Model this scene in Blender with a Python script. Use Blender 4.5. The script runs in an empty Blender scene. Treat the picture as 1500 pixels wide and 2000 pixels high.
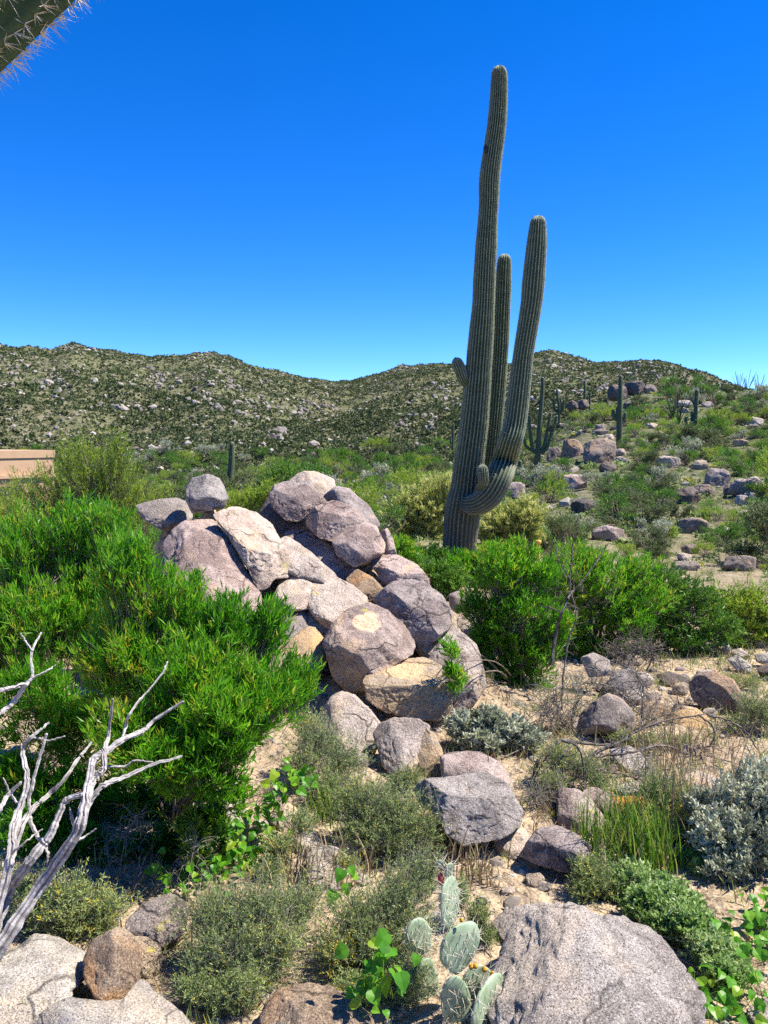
import bpy, bmesh, math, random
import numpy as np

# ------------------------------------------------------------------ camera, sky, sun
S = bpy.context.scene
F = 1570.0                                   # focal length in photo pixels (1500 x 2000)
HOR = 860.0                                  # row of the horizon
A = math.atan((1000 - HOR) / F)              # camera looks this far down
FW = np.array([0, math.cos(A), -math.sin(A)]); UP = np.array([0, math.sin(A), math.cos(A)]); RT = np.array([1.0, 0, 0])
cd = bpy.data.cameras.new('camera'); cam = bpy.data.objects.new('camera', cd); S.collection.objects.link(cam)
cam.rotation_euler = (math.pi / 2 - A, 0, 0)
cd.sensor_fit = 'VERTICAL'; cd.sensor_height = 24.0; cd.lens = 24.0 * F / 2000.0
cd.clip_start = 0.05; cd.clip_end = 8000
S.camera = cam
SUN_AZ, SUN_EL = math.radians(86), math.radians(57)
w = bpy.data.worlds.new('World'); S.world = w; w.use_nodes = True
wt = w.node_tree; bg = wt.nodes['Background']
sky = wt.nodes.new('ShaderNodeTexSky'); sky.sky_type = 'NISHITA'; sky.sun_disc = False
sky.sun_elevation = SUN_EL; sky.sun_rotation = SUN_AZ; sky.air_density = 1.0; sky.dust_density = 0.1; sky.ozone_density = 4.0; sky.altitude = 4800
hs = wt.nodes.new('ShaderNodeHueSaturation'); hs.inputs['Saturation'].default_value = 1.33; hs.inputs['Value'].default_value = 1.0
hs.inputs['Hue'].default_value = 0.512
wt.links.new(sky.outputs[0], hs.inputs['Color']); wt.links.new(hs.outputs[0], bg.inputs['Color'])
bg.inputs['Strength'].default_value = 0.15
sl = bpy.data.lights.new('sun', 'SUN'); sl.energy = 5.0; sl.angle = math.radians(0.5); sl.color = (1.0, 0.92, 0.80)
sun = bpy.data.objects.new('sun', sl); S.collection.objects.link(sun)
sun.rotation_euler = (math.pi / 2 - SUN_EL, 0, math.pi - SUN_AZ)
sun.location = (20, 5, 30)
S.view_settings.view_transform = 'Standard'; S.view_settings.look = 'None'; S.view_settings.gamma = 1.0
S.view_settings.exposure = 1.05
S.render.engine = 'CYCLES'
S.cycles.max_bounces = 6; S.cycles.diffuse_bounces = 3; S.cycles.glossy_bounces = 2; S.cycles.transmission_bounces = 4
S.cycles.use_denoising = False; S.render.filter_size = 1.0; S.cycles.use_adaptive_sampling = True; S.cycles.adaptive_threshold = 0.02

# ------------------------------------------------------------------ small helpers
def rayd(px, py):
    return RT * ((px - 750) / F) + UP * ((1000 - py) / F) + FW
def W(px, py, d):                            # the point at forward distance d on a line of sight
    r = rayd(px, py); return r * (d / r[1])
def proj(p):                                 # where a point shows in the photo
    p = np.asarray(p, float); z = p @ FW
    return 750 + F * (p @ RT) / z, 1000 - F * (p @ UP) / z
def nrm(v):
    v = np.asarray(v, float); return v / np.maximum(np.linalg.norm(v, axis=-1, keepdims=True), 1e-9)

_perm = np.random.default_rng(5).permutation(256); _perm = np.concatenate([_perm, _perm, _perm])
_grad = nrm(np.random.default_rng(6).normal(size=(256, 3)))
def pnoise(p):
    p = np.asarray(p, float); i = np.floor(p).astype(int); f = p - i; i &= 255
    u = f * f * f * (f * (f * 6 - 15) + 10); out = 0
    for dx in (0, 1):
        for dy in (0, 1):
            for dz in (0, 1):
                h = _perm[_perm[_perm[(i[:, 0] + dx) & 255] + ((i[:, 1] + dy) & 255)] + ((i[:, 2] + dz) & 255)]
                g = _grad[h]; q = f - np.array([dx, dy, dz])
                wgt = (u[:, 0] if dx else 1 - u[:, 0]) * (u[:, 1] if dy else 1 - u[:, 1]) * (u[:, 2] if dz else 1 - u[:, 2])
                out = out + wgt * (g * q).sum(1)
    return out * 1.6
def fbm(p, octv=4, gain=0.5):
    a, s, t = 1.0, 0, 0; p = np.asarray(p, float)
    for k in range(octv):
        t = t + a * pnoise(p + k * 17.3); s += a; a *= gain; p = p * 2.03
    return t / s
_ico = {}
def ico(sub):
    if sub not in _ico:
        bm = bmesh.new(); bmesh.ops.create_icosphere(bm, subdivisions=sub, radius=1)
        v = np.array([x.co[:] for x in bm.verts]); f = np.array([[x.index for x in g.verts] for g in bm.faces]); bm.free(); _ico[sub] = (v, f)
    return _ico[sub]

class MB:                                    # collects geometry; build() links it as ONE mesh object
    def __init__(s): s.v = []; s.f = []; s.t = []; s.n = 0
    def add(s, v, f, tint=0.5, mat=0):
        v = np.asarray(v, float).reshape(-1, 3); f = np.asarray(f, int)
        if not len(v) or not len(f): return
        s.v.append(v); s.f.append((f + s.n, mat)); s.t.append(np.broadcast_to(np.asarray(tint, float), (len(v),))); s.n += len(v)
    def build(s, name, mats, parent=None, loc=(0, 0, 0), smooth=False):
        me = bpy.data.meshes.new(name); loc = np.asarray(loc, float)
        v = np.concatenate(s.v) - loc
        me.vertices.add(len(v)); me.vertices.foreach_set('co', v.astype(np.float32).ravel())
        sizes = np.concatenate([np.full(len(f), f.shape[1]) for f, m in s.f]); loops = np.concatenate([f.ravel() for f, m in s.f])
        mi = np.concatenate([np.full(len(f), m) for f, m in s.f])
        me.loops.add(len(loops)); me.loops.foreach_set('vertex_index', loops.astype(np.int32))
        me.polygons.add(len(sizes)); st = np.concatenate([[0], np.cumsum(sizes)[:-1]])
        me.polygons.foreach_set('loop_start', st.astype(np.int32)); me.polygons.foreach_set('material_index', mi.astype(np.int32))
        me.polygons.foreach_set('use_smooth', np.full(len(sizes), smooth))
        a = me.attributes.new('tint', 'FLOAT', 'POINT'); a.data.foreach_set('value', np.concatenate(s.t).astype(np.float32))
        for m in (mats if isinstance(mats, (list, tuple)) else [mats]): me.materials.append(m)
        me.update(calc_edges=True)
        o = bpy.data.objects.new(name, me); S.collection.objects.link(o)
        if parent is not None: o.parent = parent
        else: o.location = loc
        return o
    def empty(s): return s.n == 0

def tag(o, label=None, cat=None, group=None, kind=None):
    if label: o['label'] = label
    if cat: o['category'] = cat
    if group: o['group'] = group
    if kind: o['kind'] = kind
    return o
def thing(name, label, cat, loc, group=None):
    o = bpy.data.objects.new(name, None); S.collection.objects.link(o); o.location = tuple(loc); o.empty_display_size = 0.1
    return tag(o, label, cat, group)
def copy_thing(root, loc, rz, sc, label, group=None):
    r = root.copy(); S.collection.objects.link(r); r.location = tuple(loc); r.rotation_euler = (0, 0, rz); r.scale = sc
    r['label'] = label
    if group: r['group'] = group
    for ch in root.children:
        c = ch.copy(); S.collection.objects.link(c); c.parent = r
    return r

def tubes(mb, P, R, sides=4, tint=0.5, mat=0, cap=False):    # P (N,S,3), R (N,S)
    P = np.asarray(P, float); R = np.asarray(R, float)
    N, K, _ = P.shape
    T = nrm(np.gradient(P, axis=1)); ref = np.where(np.abs(T[:, :1, 2:3]) > 0.9, np.array([1.0, 0.3, 0]), np.array([0.2, 0.1, 1.0]))
    a = nrm(np.cross(T, np.broadcast_to(ref, T.shape))); b = np.cross(T, a)
    ang = np.arange(sides) * 2 * math.pi / sides
    ring = P[:, :, None] + R[:, :, None, None] * (np.cos(ang)[:, None] * a[:, :, None] + np.sin(ang)[:, None] * b[:, :, None])
    base = (np.arange(N) * K * sides)[:, None, None] + (np.arange(K - 1) * sides)[None, :, None]
    j = np.arange(sides); j2 = (j + 1) % sides
    q = np.stack([base + j, base + j2, base + sides + j2, base + sides + j], -1).reshape(-1, 4)
    t = np.asarray(tint, float)
    if t.ndim == 1 and len(t) == N: t = np.repeat(t, K * sides)
    mb.add(ring.reshape(-1, 3), q, t, mat)
def leaves(mb, p, d, side, L, Wd, tint, mat=0, wide=0.45, fold=0.15):
    n = np.cross(d, side); L = np.asarray(L)[:, None]; Wd = np.asarray(Wd)[:, None]
    m = p + d * L * wide
    v = np.stack([p, m + side * Wd / 2 + n * Wd * fold, p + d * L - n * L * 0.05, m - side * Wd / 2 + n * Wd * fold], 1).reshape(-1, 3)
    mb.add(v, np.arange(len(p) * 4).reshape(-1, 4), np.repeat(tint, 4), mat)
def crom(pts, n):                            # smooth curve through points, n samples
    p = np.asarray(pts, float); k = len(p)
    if k == 2: return p[0] + (p[1] - p[0]) * np.linspace(0, 1, n)[:, None]
    q = np.vstack([2 * p[0] - p[1], p, 2 * p[-1] - p[-2]]); t = np.linspace(0, k - 1 - 1e-6, n); i = t.astype(int); f = (t - i)[:, None]
    a, b, c, d = q[i], q[i + 1], q[i + 2], q[i + 3]
    return 0.5 * (2 * b + (c - a) * f + (2 * a - 5 * b + 4 * c - d) * f ** 2 + (3 * b - a - 3 * c + d) * f ** 3)

# ------------------------------------------------------------------ materials
class NT:
    def __init__(s, name):
        s.m = bpy.data.materials.new(name); s.m.use_nodes = True; s.t = s.m.node_tree; s.b = s.t.nodes['Principled BSDF']; s.out = s.t.nodes['Material Output']
    def n(s, ty, **kw):
        x = s.t.nodes.new(ty)
        for k, v in kw.items():
            if k[0] == '_': setattr(x, k[1:], v)
        return x
    def link(s, a, b): s.t.links.new(a, b)
    def noise(s, vec, scale, detail=3, rough=0.55, dist=0.0):
        x = s.n('ShaderNodeTexNoise'); x.inputs['Scale'].default_value = scale; x.inputs['Detail'].default_value = detail
        x.inputs['Roughness'].default_value = rough; x.inputs['Distortion'].default_value = dist
        if vec is not None: s.link(vec, x.inputs['Vector'])
        return x.outputs['Fac']
    def vor(s, vec, scale, feature='F1', out='Distance'):
        x = s.n('ShaderNodeTexVoronoi'); x.feature = feature; x.inputs['Scale'].default_value = scale
        if vec is not None: s.link(vec, x.inputs['Vector'])
        return x.outputs[out]
    def ramp(s, fac, stops):
        x = s.n('ShaderNodeValToRGB'); e = x.color_ramp.elements
        while len(e) < len(stops): e.new(0.5)
        for el, (p, c) in zip(e, stops):
            el.position = p; el.color = (c, c, c, 1) if isinstance(c, (int, float)) else (*c, 1)
        s.link(fac, x.inputs[0]); return x.outputs[0]
    def mix(s, fac, a, b, mode='MIX'):
        x = s.n('ShaderNodeMix'); x.data_type = 'RGBA'; x.blend_type = mode
        for v, i in ((fac, 0), (a, 6), (b, 7)):
            if hasattr(v, 'links'): s.link(v, x.inputs[i])
            elif i == 0: x.inputs[0].default_value = v
            else: x.inputs[i].default_value = (*v, 1)
        return x.outputs[2]
    def math(s, op, a, b=0.0):
        x = s.n('ShaderNodeMath'); x.operation = op
        for v, i in ((a, 0), (b, 1)):
            if hasattr(v, 'links'): s.link(v, x.inputs[i])
            else: x.inputs[i].default_value = v
        return x.outputs[0]
    def bump(s, h, strength, dist, prev=None):
        x = s.n('ShaderNodeBump'); x.inputs['Strength'].default_value = strength; x.inputs['Distance'].default_value = dist
        s.link(h, x.inputs['Height'])
        if prev is not None: s.link(prev, x.inputs['Normal'])
        return x.outputs[0]
    def attr(s, name='tint'):
        x = s.n('ShaderNodeAttribute'); x.attribute_name = name; return x.outputs['Fac']

def granite(name, light, dark, warm, warm_amt=0.5, soil=0.0, lichen=0.22, speck=1.0, crack=0.75):
    light = tuple(a * b for a, b in zip(light, (.86, .84, .79))); dark = tuple(a * b for a, b in zip(dark, (.86, .82, .76))); N = NT(name); tc = N.n('ShaderNodeTexCoord'); oi = N.n('ShaderNodeObjectInfo')
    sc = N.n('ShaderNodeVectorMath'); sc.operation = 'SCALE'; N.link(oi.outputs['Random'], sc.inputs['Scale']); sc.inputs[0].default_value = (37, 53, 71)
    ad = N.n('ShaderNodeVectorMath'); ad.operation = 'ADD'; N.link(tc.outputs['Object'], ad.inputs[0]); N.link(sc.outputs[0], ad.inputs[1])
    v = ad.outputs[0]
    big = N.noise(v, 3.2, 5, 0.6, 0.6); med = N.noise(v, 13, 6, 0.65); fine = N.noise(v, 150, 3, 0.7); fin2 = N.noise(v, 60, 4, 0.7)
    col = N.mix(N.ramp(big, [(0.40, 0), (0.56, 1)]), dark, light)
    col = N.mix(N.ramp(med, [(0.3, 0.75), (0.55, 0.0)]), col, tuple(x * 0.6 for x in dark))
    wn = N.noise(v, 2.1, 4, 0.6, 1.0)
    col = N.mix(N.ramp(wn, [(0.62 - warm_amt * 0.25, 0), (0.72 - warm_amt * 0.2, 0.85)]), col, warm)
    if soil:
        sp = N.n('ShaderNodeSeparateXYZ'); N.link(tc.outputs['Generated'], sp.inputs[0])
        z = N.math('ADD', sp.outputs['Z'], N.math('MULTIPLY', N.math('SUBTRACT', N.noise(v, 6, 4), 0.5), 0.35))
        col = N.mix(N.ramp(z, [(soil - 0.06, 0.9), (soil + 0.06, 0)]), col, tuple(min(1, x * 1.08) for x in warm))
    col = N.mix(N.attr(), col, tuple(min(.85, x * 1.35) for x in warm))
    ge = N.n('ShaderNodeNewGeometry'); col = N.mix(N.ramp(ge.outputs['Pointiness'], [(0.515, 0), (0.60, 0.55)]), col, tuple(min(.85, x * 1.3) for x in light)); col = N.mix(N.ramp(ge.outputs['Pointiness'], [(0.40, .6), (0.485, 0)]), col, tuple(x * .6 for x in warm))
    # crystals: dark mica and pale feldspar grains
    col = N.mix(N.ramp(fine, [(0.36, 0.8 * speck), (0.47, 0)]), col, (0.035, 0.03, 0.03))
    col = N.mix(N.ramp(fine, [(0.55, 0), (0.68, 0.65 * speck)]), col, tuple(min(0.8, x * 1.9) for x in light))
    col = N.mix(N.ramp(fin2, [(0.3, 0.6), (0.46, 0)]), col, tuple(x * 0.5 for x in dark))
    if lichen:
        ln = N.noise(v, 7, 6, 0.7); col = N.mix(N.ramp(ln, [(0.68 - lichen * 0.12, 0), (0.72 - lichen * 0.12, 0.8)]), col, (0.42, 0.38, 0.10))
    wv = N.n('ShaderNodeVectorMath'); wv.operation = 'ADD'; N.link(v, wv.inputs[0])
    wn2 = N.n('ShaderNodeTexNoise'); wn2.inputs['Scale'].default_value = 3; wn2.inputs['Detail'].default_value = 4; N.link(v, wn2.inputs['Vector'])
    wm = N.n('ShaderNodeVectorMath'); wm.operation = 'SCALE'; wm.inputs['Scale'].default_value = 0.45; N.link(wn2.outputs['Color'], wm.inputs[0]); N.link(wm.outputs[0], wv.inputs[1])
    ck = N.vor(wv.outputs[0], 2.3, 'DISTANCE_TO_EDGE'); ckm = N.ramp(ck, [(0.0, 1), (0.03, 0)])
    gate = N.ramp(N.noise(v, 2.7, 2), [(0.46, 0), (0.56, 1)])
    ckf = N.math('MULTIPLY', ckm, gate)
    col = N.mix(N.math('MULTIPLY', ckf, crack), col, tuple(x * 0.28 for x in dark))
    hv = N.n('ShaderNodeHueSaturation'); N.link(N.math('ADD', .84, N.math('MULTIPLY', oi.outputs['Random'], .30)), hv.inputs['Value']); N.link(N.math('ADD', .8, N.math('MULTIPLY', oi.outputs['Random'], .5)), hv.inputs['Saturation']); N.link(col, hv.inputs['Color']); col = hv.outputs[0]
    N.link(col, N.b.inputs['Base Color']); N.b.inputs['Roughness'].default_value = 0.85; N.b.inputs['Specular IOR Level'].default_value = 0.25
    b = N.bump(N.noise(v, 9, 8, 0.72), 0.75, 0.05)
    b = N.bump(fin2, 0.55, 0.012, b); b = N.bump(fine, 0.5, 0.004, b)
    b = N.bump(N.math('MULTIPLY', ckf, -1.0), 0.8 * crack, 0.02, b)
    N.link(b, N.b.inputs['Normal'])
    return N.m

def leafmat(name, stops, trans=0.35, rough=0.45, spec=0.35):
    N = NT(name); c = N.ramp(N.attr(), stops); N.link(c, N.b.inputs['Base Color'])
    N.b.inputs['Roughness'].default_value = rough; N.b.inputs['Specular IOR Level'].default_value = spec
    tr = N.n('ShaderNodeBsdfTranslucent'); hv = N.n('ShaderNodeHueSaturation'); hv.inputs['Value'].default_value = 1.25; hv.inputs['Hue'].default_value = 0.495
    N.link(c, hv.inputs['Color']); N.link(hv.outputs[0], tr.inputs['Color'])
    mx = N.n('ShaderNodeMixShader'); mx.inputs[0].default_value = trans
    N.link(N.b.outputs[0], mx.inputs[1]); N.link(tr.outputs[0], mx.inputs[2]); N.link(mx.outputs[0], N.out.inputs['Surface'])
    return N.m
def woodmat(name, a, b, scale=40, stretch=0.12):
    N = NT(name); tc = N.n('ShaderNodeTexCoord')
    n1 = N.noise(tc.outputs['Object'], scale, 5, 0.7, 0.5); n2 = N.noise(tc.outputs['Object'], scale * 0.2, 3)
    c = N.mix(N.ramp(n1, [(0.38, 0), (0.6, 1)]), a, b); c = N.mix(N.ramp(n2, [(0.4, 0.5), (0.6, 0)]), c, tuple(x * 0.6 for x in a))
    c = N.mix(N.ramp(N.attr(), [(0.0, 0.9), (0.5, 0.0)]), c, tuple(x * 0.32 for x in a))
    N.link(c, N.b.inputs['Base Color']); N.b.inputs['Roughness'].default_value = 0.8; N.b.inputs['Specular IOR Level'].default_value = 0.2
    N.link(N.bump(n1, 0.6, 0.006), N.b.inputs['Normal']); return N.m
def flatmat(name, c, rough=0.6, var=0.25, scale=30):
    N = NT(name); tc = N.n('ShaderNodeTexCoord'); n = N.noise(tc.outputs['Object'], scale, 4)
    N.link(N.mix(N.ramp(n, [(0.35, 0), (0.65, 1)]), tuple(x * (1 - var) for x in c), tuple(x * (1 + var) for x in c)), N.b.inputs['Base Color'])
    N.b.inputs['Roughness'].default_value = rough; N.b.inputs['Specular IOR Level'].default_value = 0.25; return N.m

M = {}
M['mauve'] = granite('mauve_granite', (0.51, 0.43, 0.41), (0.275, 0.22, 0.212), (0.56, 0.42, 0.30), 0.15, 0.10)
M['mauve2'] = granite('mauve_granite_tan_foot', (0.46, 0.385, 0.36), (0.27, 0.215, 0.20), (0.58, 0.42, 0.28), 0.1, 0.36)
M['grey'] = granite('grey_granite', (0.53, 0.475, 0.45), (0.29, 0.255, 0.24), (0.50, 0.40, 0.29), 0.1, 0.06)
M['pale'] = granite('pale_granite', (0.66, 0.575, 0.51), (0.45, 0.38, 0.335), (0.60, 0.45, 0.31), 0.4, 0.0)
M['boulder'] = granite('weathered_granite', (0.58, 0.52, 0.475), (0.33, 0.285, 0.26), (0.55, 0.44, 0.33), 0.15, 0.0, 0.0, 1.2, .6)
M['tan'] = granite('tan_granite', (0.52, 0.44, 0.35), (0.33, 0.27, 0.22), (0.52, 0.37, 0.22), 0.6, 0.0, 0.35)
M['lichen'] = granite('lichen_granite', (0.46, 0.40, 0.36), (0.27, 0.22, 0.20), (0.48, 0.33, 0.2), 0.4, 0.0, 0.9)
M['orange'] = granite('orange_granite', (0.50, 0.38, 0.26), (0.30, 0.21, 0.14), (0.52, 0.25, 0.07), 0.75, 0.0, 0.2)
M['brown'] = granite('brown_granite', (0.36, 0.30, 0.26), (0.19, 0.15, 0.135), (0.42, 0.29, 0.18), 0.4, 0.1)
M['dark'] = granite('dark_granite', (0.22, 0.19, 0.18), (0.10, 0.085, 0.08), (0.25, 0.18, 0.13), 0.1)  # darkest granite tone, for the crags and the other dark rocks
M['white'] = granite('bleached_granite', (0.62, 0.58, 0.52), (0.45, 0.41, 0.37), (0.60, 0.49, 0.34), 0.5, 0.0, 0.15)

M['hop'] = leafmat('hopbush_leaf', [(0, (0.035, 0.14, 0.006)), (0.5, (0.10, 0.34, 0.012)), (0.88, (0.22, 0.46, 0.025)), (1, (0.48, 0.48, 0.05))], 0.5, 0.38, 0.5)
M['hopd'] = leafmat('bushy_dark_leaf', [(0, (0.03, 0.10, 0.014)), (0.6, (0.085, 0.22, 0.022)), (1, (0.20, 0.36, 0.04))], 0.3)
M['lime'] = leafmat('yellow_green_leaf', [(0, (0.10, 0.19, 0.014)), (0.5, (0.22, 0.36, 0.03)), (1, (0.42, 0.48, 0.07))], 0.4)
M['olive'] = leafmat('olive_leaf', [(0, (0.045, 0.075, 0.022)), (0.6, (0.11, 0.16, 0.05)), (1, (0.22, 0.25, 0.10))], 0.25, 0.6)
M['straw'] = leafmat('straw_green_leaf', [(0, (0.24, 0.28, 0.06)), (0.5, (0.44, 0.48, 0.14)), (1, (0.62, 0.62, 0.26))], 0.45, 0.6)
M['silver'] = leafmat('silver_leaf', [(0, (0.18, 0.20, 0.12)), (0.6, (0.37, 0.40, 0.26)), (1, (0.58, 0.60, 0.44))], 0.2, 0.7)
M['wisp'] = leafmat('wispy_leaf', [(0, (0.11, 0.15, 0.06)), (0.55, (0.25, 0.34, 0.11)), (0.93, (0.42, 0.48, 0.17)), (1, (0.6, 0.5, 0.03))], 0.25, 0.6)
M['cover'] = leafmat('groundcover_leaf', [(0, (0.11, 0.21, 0.04)), (0.6, (0.27, 0.42, 0.11)), (1, (0.46, 0.55, 0.26))], 0.35)
M['grass'] = leafmat('grass_blade', [(0, (0.05, 0.14, 0.01)), (0.6, (0.13, 0.27, 0.02)), (1, (0.32, 0.34, 0.08))], 0.4)
M['dry'] = leafmat('dry_grass_blade', [(0, (0.16, 0.11, 0.06)), (0.6, (0.34, 0.26, 0.14)), (1, (0.52, 0.43, 0.27))], 0.25, 0.7)
M['vine'] = leafmat('vine_leaf', [(0, (0.05, 0.20, 0.012)), (0.6, (0.12, 0.34, 0.02)), (1, (0.28, 0.42, 0.03))], 0.45, 0.4)
M['scrub'] = leafmat('far_scrub_leaf', [(0, (0.04, 0.06, 0.022)), (0.6, (0.10, 0.13, 0.045)), (1, (0.21, 0.23, 0.09))], 0.15, 0.8)
M['stem'] = woodmat('brown_stem', (0.16, 0.12, 0.09), (0.28, 0.23, 0.18))
M['twig'] = woodmat('grey_twig', (0.17, 0.15, 0.125), (0.33, 0.30, 0.25))
M['bleach'] = woodmat('bleached_wood', (0.30, 0.28, 0.27), (0.66, 0.63, 0.60), 55)
M['darktwig'] = woodmat('dark_dead_wood', (0.09, 0.075, 0.065), (0.26, 0.22, 0.20), 60)
M['sagspine'] = flatmat('saguaro_spine', (0.46, 0.46, 0.37), 0.6, 0.2)
M['spine'] = flatmat('spine', (0.62, 0.57, 0.46), 0.6, 0.2)
M['stucco'] = flatmat('tan_stucco', (0.50, 0.33, 0.20), 0.9, 0.06, 3)
M['stuccod'] = flatmat('brown_stucco', (0.33, 0.20, 0.12), 0.9, 0.08, 3)
M['glass'] = flatmat('window_glass', (0.03, 0.04, 0.05), 0.1, 0.1)
M['post'] = flatmat('yellow_paint', (0.72, 0.42, 0.07), 0.5, 0.12)
M['fruit'] = flatmat('red_fruit', (0.38, 0.05, 0.06), 0.45, 0.3, 60)
M['bud'] = flatmat('orange_bud', (0.50, 0.26, 0.03), 0.6, 0.4, 120)

def saguaro_mat(name, valley, crest, low, zlow):
    N = NT(name); tc = N.n('ShaderNodeTexCoord'); sp = N.n('ShaderNodeSeparateXYZ'); N.link(tc.outputs['Object'], sp.inputs[0])
    t = N.attr(); n1 = N.noise(tc.outputs['Object'], 7, 5, 0.65); n2 = N.noise(tc.outputs['Object'], 60, 3)
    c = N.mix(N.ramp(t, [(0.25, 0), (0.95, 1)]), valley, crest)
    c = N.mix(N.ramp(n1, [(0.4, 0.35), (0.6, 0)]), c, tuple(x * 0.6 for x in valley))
    if zlow:
        z = N.math('ADD', sp.outputs['Z'], N.math('MULTIPLY', n1, 1.2))
        c = N.mix(N.ramp(N.math('DIVIDE', z, zlow), [(0.35, 0.75), (1.0, 0)]), c, low)
    N.link(c, N.b.inputs['Base Color']); N.b.inputs['Roughness'].default_value = 0.65; N.b.inputs['Specular IOR Level'].default_value = 0.25
    N.link(N.bump(n2, 0.3, 0.01), N.b.inputs['Normal']); return N.m
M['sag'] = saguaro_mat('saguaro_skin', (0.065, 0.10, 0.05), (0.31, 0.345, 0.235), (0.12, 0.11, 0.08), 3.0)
M['sagfar'] = saguaro_mat('saguaro_skin_far', (0.06, 0.085, 0.04), (0.17, 0.19, 0.11), (0.1, 0.1, 0.06), 0)
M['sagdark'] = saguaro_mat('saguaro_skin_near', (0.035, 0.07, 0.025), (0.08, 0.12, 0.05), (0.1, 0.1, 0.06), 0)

def padmat():
    N = NT('prickly_pear_skin'); tc = N.n('ShaderNodeTexCoord'); n1 = N.noise(tc.outputs['Object'], 14, 4); n2 = N.noise(tc.outputs['Object'], 90, 3)
    c = N.mix(N.ramp(n1, [(0.35, 0), (0.65, 1)]), (0.21, 0.30, 0.18), (0.36, 0.45, 0.31))
    c = N.mix(N.ramp(n2, [(0.6, 0), (0.68, 0.6)]), c, (0.40, 0.37, 0.2)); n3 = N.noise(tc.outputs['Object'], 26, 5, 0.7); c = N.mix(N.ramp(n3, [(0.62, 0), (0.70, 0.7)]), c, (0.27, 0.2, 0.11)); c = N.mix(N.ramp(n3, [(0.30, 0.6), (0.40, 0)]), c, (0.13, 0.2, 0.10))
    N.link(c, N.b.inputs['Base Color']); N.b.inputs['Roughness'].default_value = 0.5; N.b.inputs['Specular IOR Level'].default_value = 0.35
    N.link(N.bump(n1, 0.25, 0.01), N.b.inputs['Normal']); return N.m
M['pad'] = padmat()

def groundmat():
    N = NT('desert_ground'); tc = N.n('ShaderNodeTexCoord'); v = tc.outputs['Object']
    n1 = N.noise(v, 0.9, 5, 0.6); n2 = N.noise(v, 5, 5, 0.65); n3 = N.noise(v, 70, 4, 0.7); n4 = N.vor(v, 38)
    sand = N.mix(N.ramp(n2, [(0.35, 0), (0.65, 1)]), (0.34, 0.26, 0.165), (0.48, 0.385, 0.255))
    sand = N.mix(N.ramp(n1, [(0.35, 0.55), (0.55, 0)]), sand, (0.25, 0.185, 0.125))
    sand = N.mix(N.ramp(n3, [(0.35, 0.75), (0.5, 0)]), sand, (0.15, 0.11, 0.08))
    sand = N.mix(N.ramp(n3, [(0.55, 0), (0.7, 0.6)]), sand, (0.66, 0.56, 0.44))
    h1 = N.noise(v, 0.055, 6, 0.65); h2 = N.noise(v, 0.42, 6, 0.75); h3 = N.noise(v, 1.4, 4, 0.75)
    hill = N.mix(N.ramp(h2, [(0.40, 0), (0.58, 1)]), (0.055, 0.065, 0.028), (0.17, 0.16, 0.095))
    hill = N.mix(N.ramp(h1, [(0.40, 0), (0.65, 0.6)]), hill, (0.10, 0.125, 0.045))
    hill = N.mix(N.ramp(h3, [(0.56, 0), (0.66, 0.8)]), hill, (0.31, 0.28, 0.22))
    hill = N.mix(N.ramp(h3, [(0.34, 0.8), (0.44, 0)]), hill, (0.03, 0.04, 0.018))
    c = N.mix(N.attr(), sand, hill)
    N.link(c, N.b.inputs['Base Color']); N.b.inputs['Roughness'].default_value = 0.95; N.b.inputs['Specular IOR Level'].default_value = 0.1
    b = N.bump(n2, 0.5, 0.05); b = N.bump(n4, 0.5, 0.012, b); b = N.bump(n3, 0.6, 0.01, b); b = N.bump(h3, 0.6, 0.5, b)
    N.link(b, N.b.inputs['Normal']); return N.m
M['ground'] = groundmat()

# ------------------------------------------------------------------ terrain
SKYL = np.array([(-900, 700), (-500, 690), (-200, 680), (0, 674), (75, 679), (110, 684), (150, 672), (185, 684), (230, 688), (300, 695), (360, 690), (420, 684), (470, 700), (500, 712), (560, 729), (620, 743), (660, 747), (690, 744), (740, 730), (780, 715), (830, 712), (880, 714), (940, 714), (1000, 706), (1040, 687), (1070, 682), (1110, 694), (1160, 710), (1200, 707), (1250, 702), (1300, 708), (1340, 727), (1370, 744), (1420, 762), (1500, 780), (1700, 800), (2400, 800)], float)
RIDG = np.array([(-900, 330), (0, 330), (400, 345), (600, 400), (690, 450), (800, 430), (950, 440), (1040, 390), (1250, 390), (1500, 380), (2400, 380)], float)
RK = np.array([0.1, 2.5, 4, 6, 8, 12, 16, 22, 30, 45, 60, 80, 100, 130], float)
CK = np.array([-900, 0, 300, 500, 700, 850, 950, 1050, 1150, 1250, 1350, 1500, 2400], float)
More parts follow.
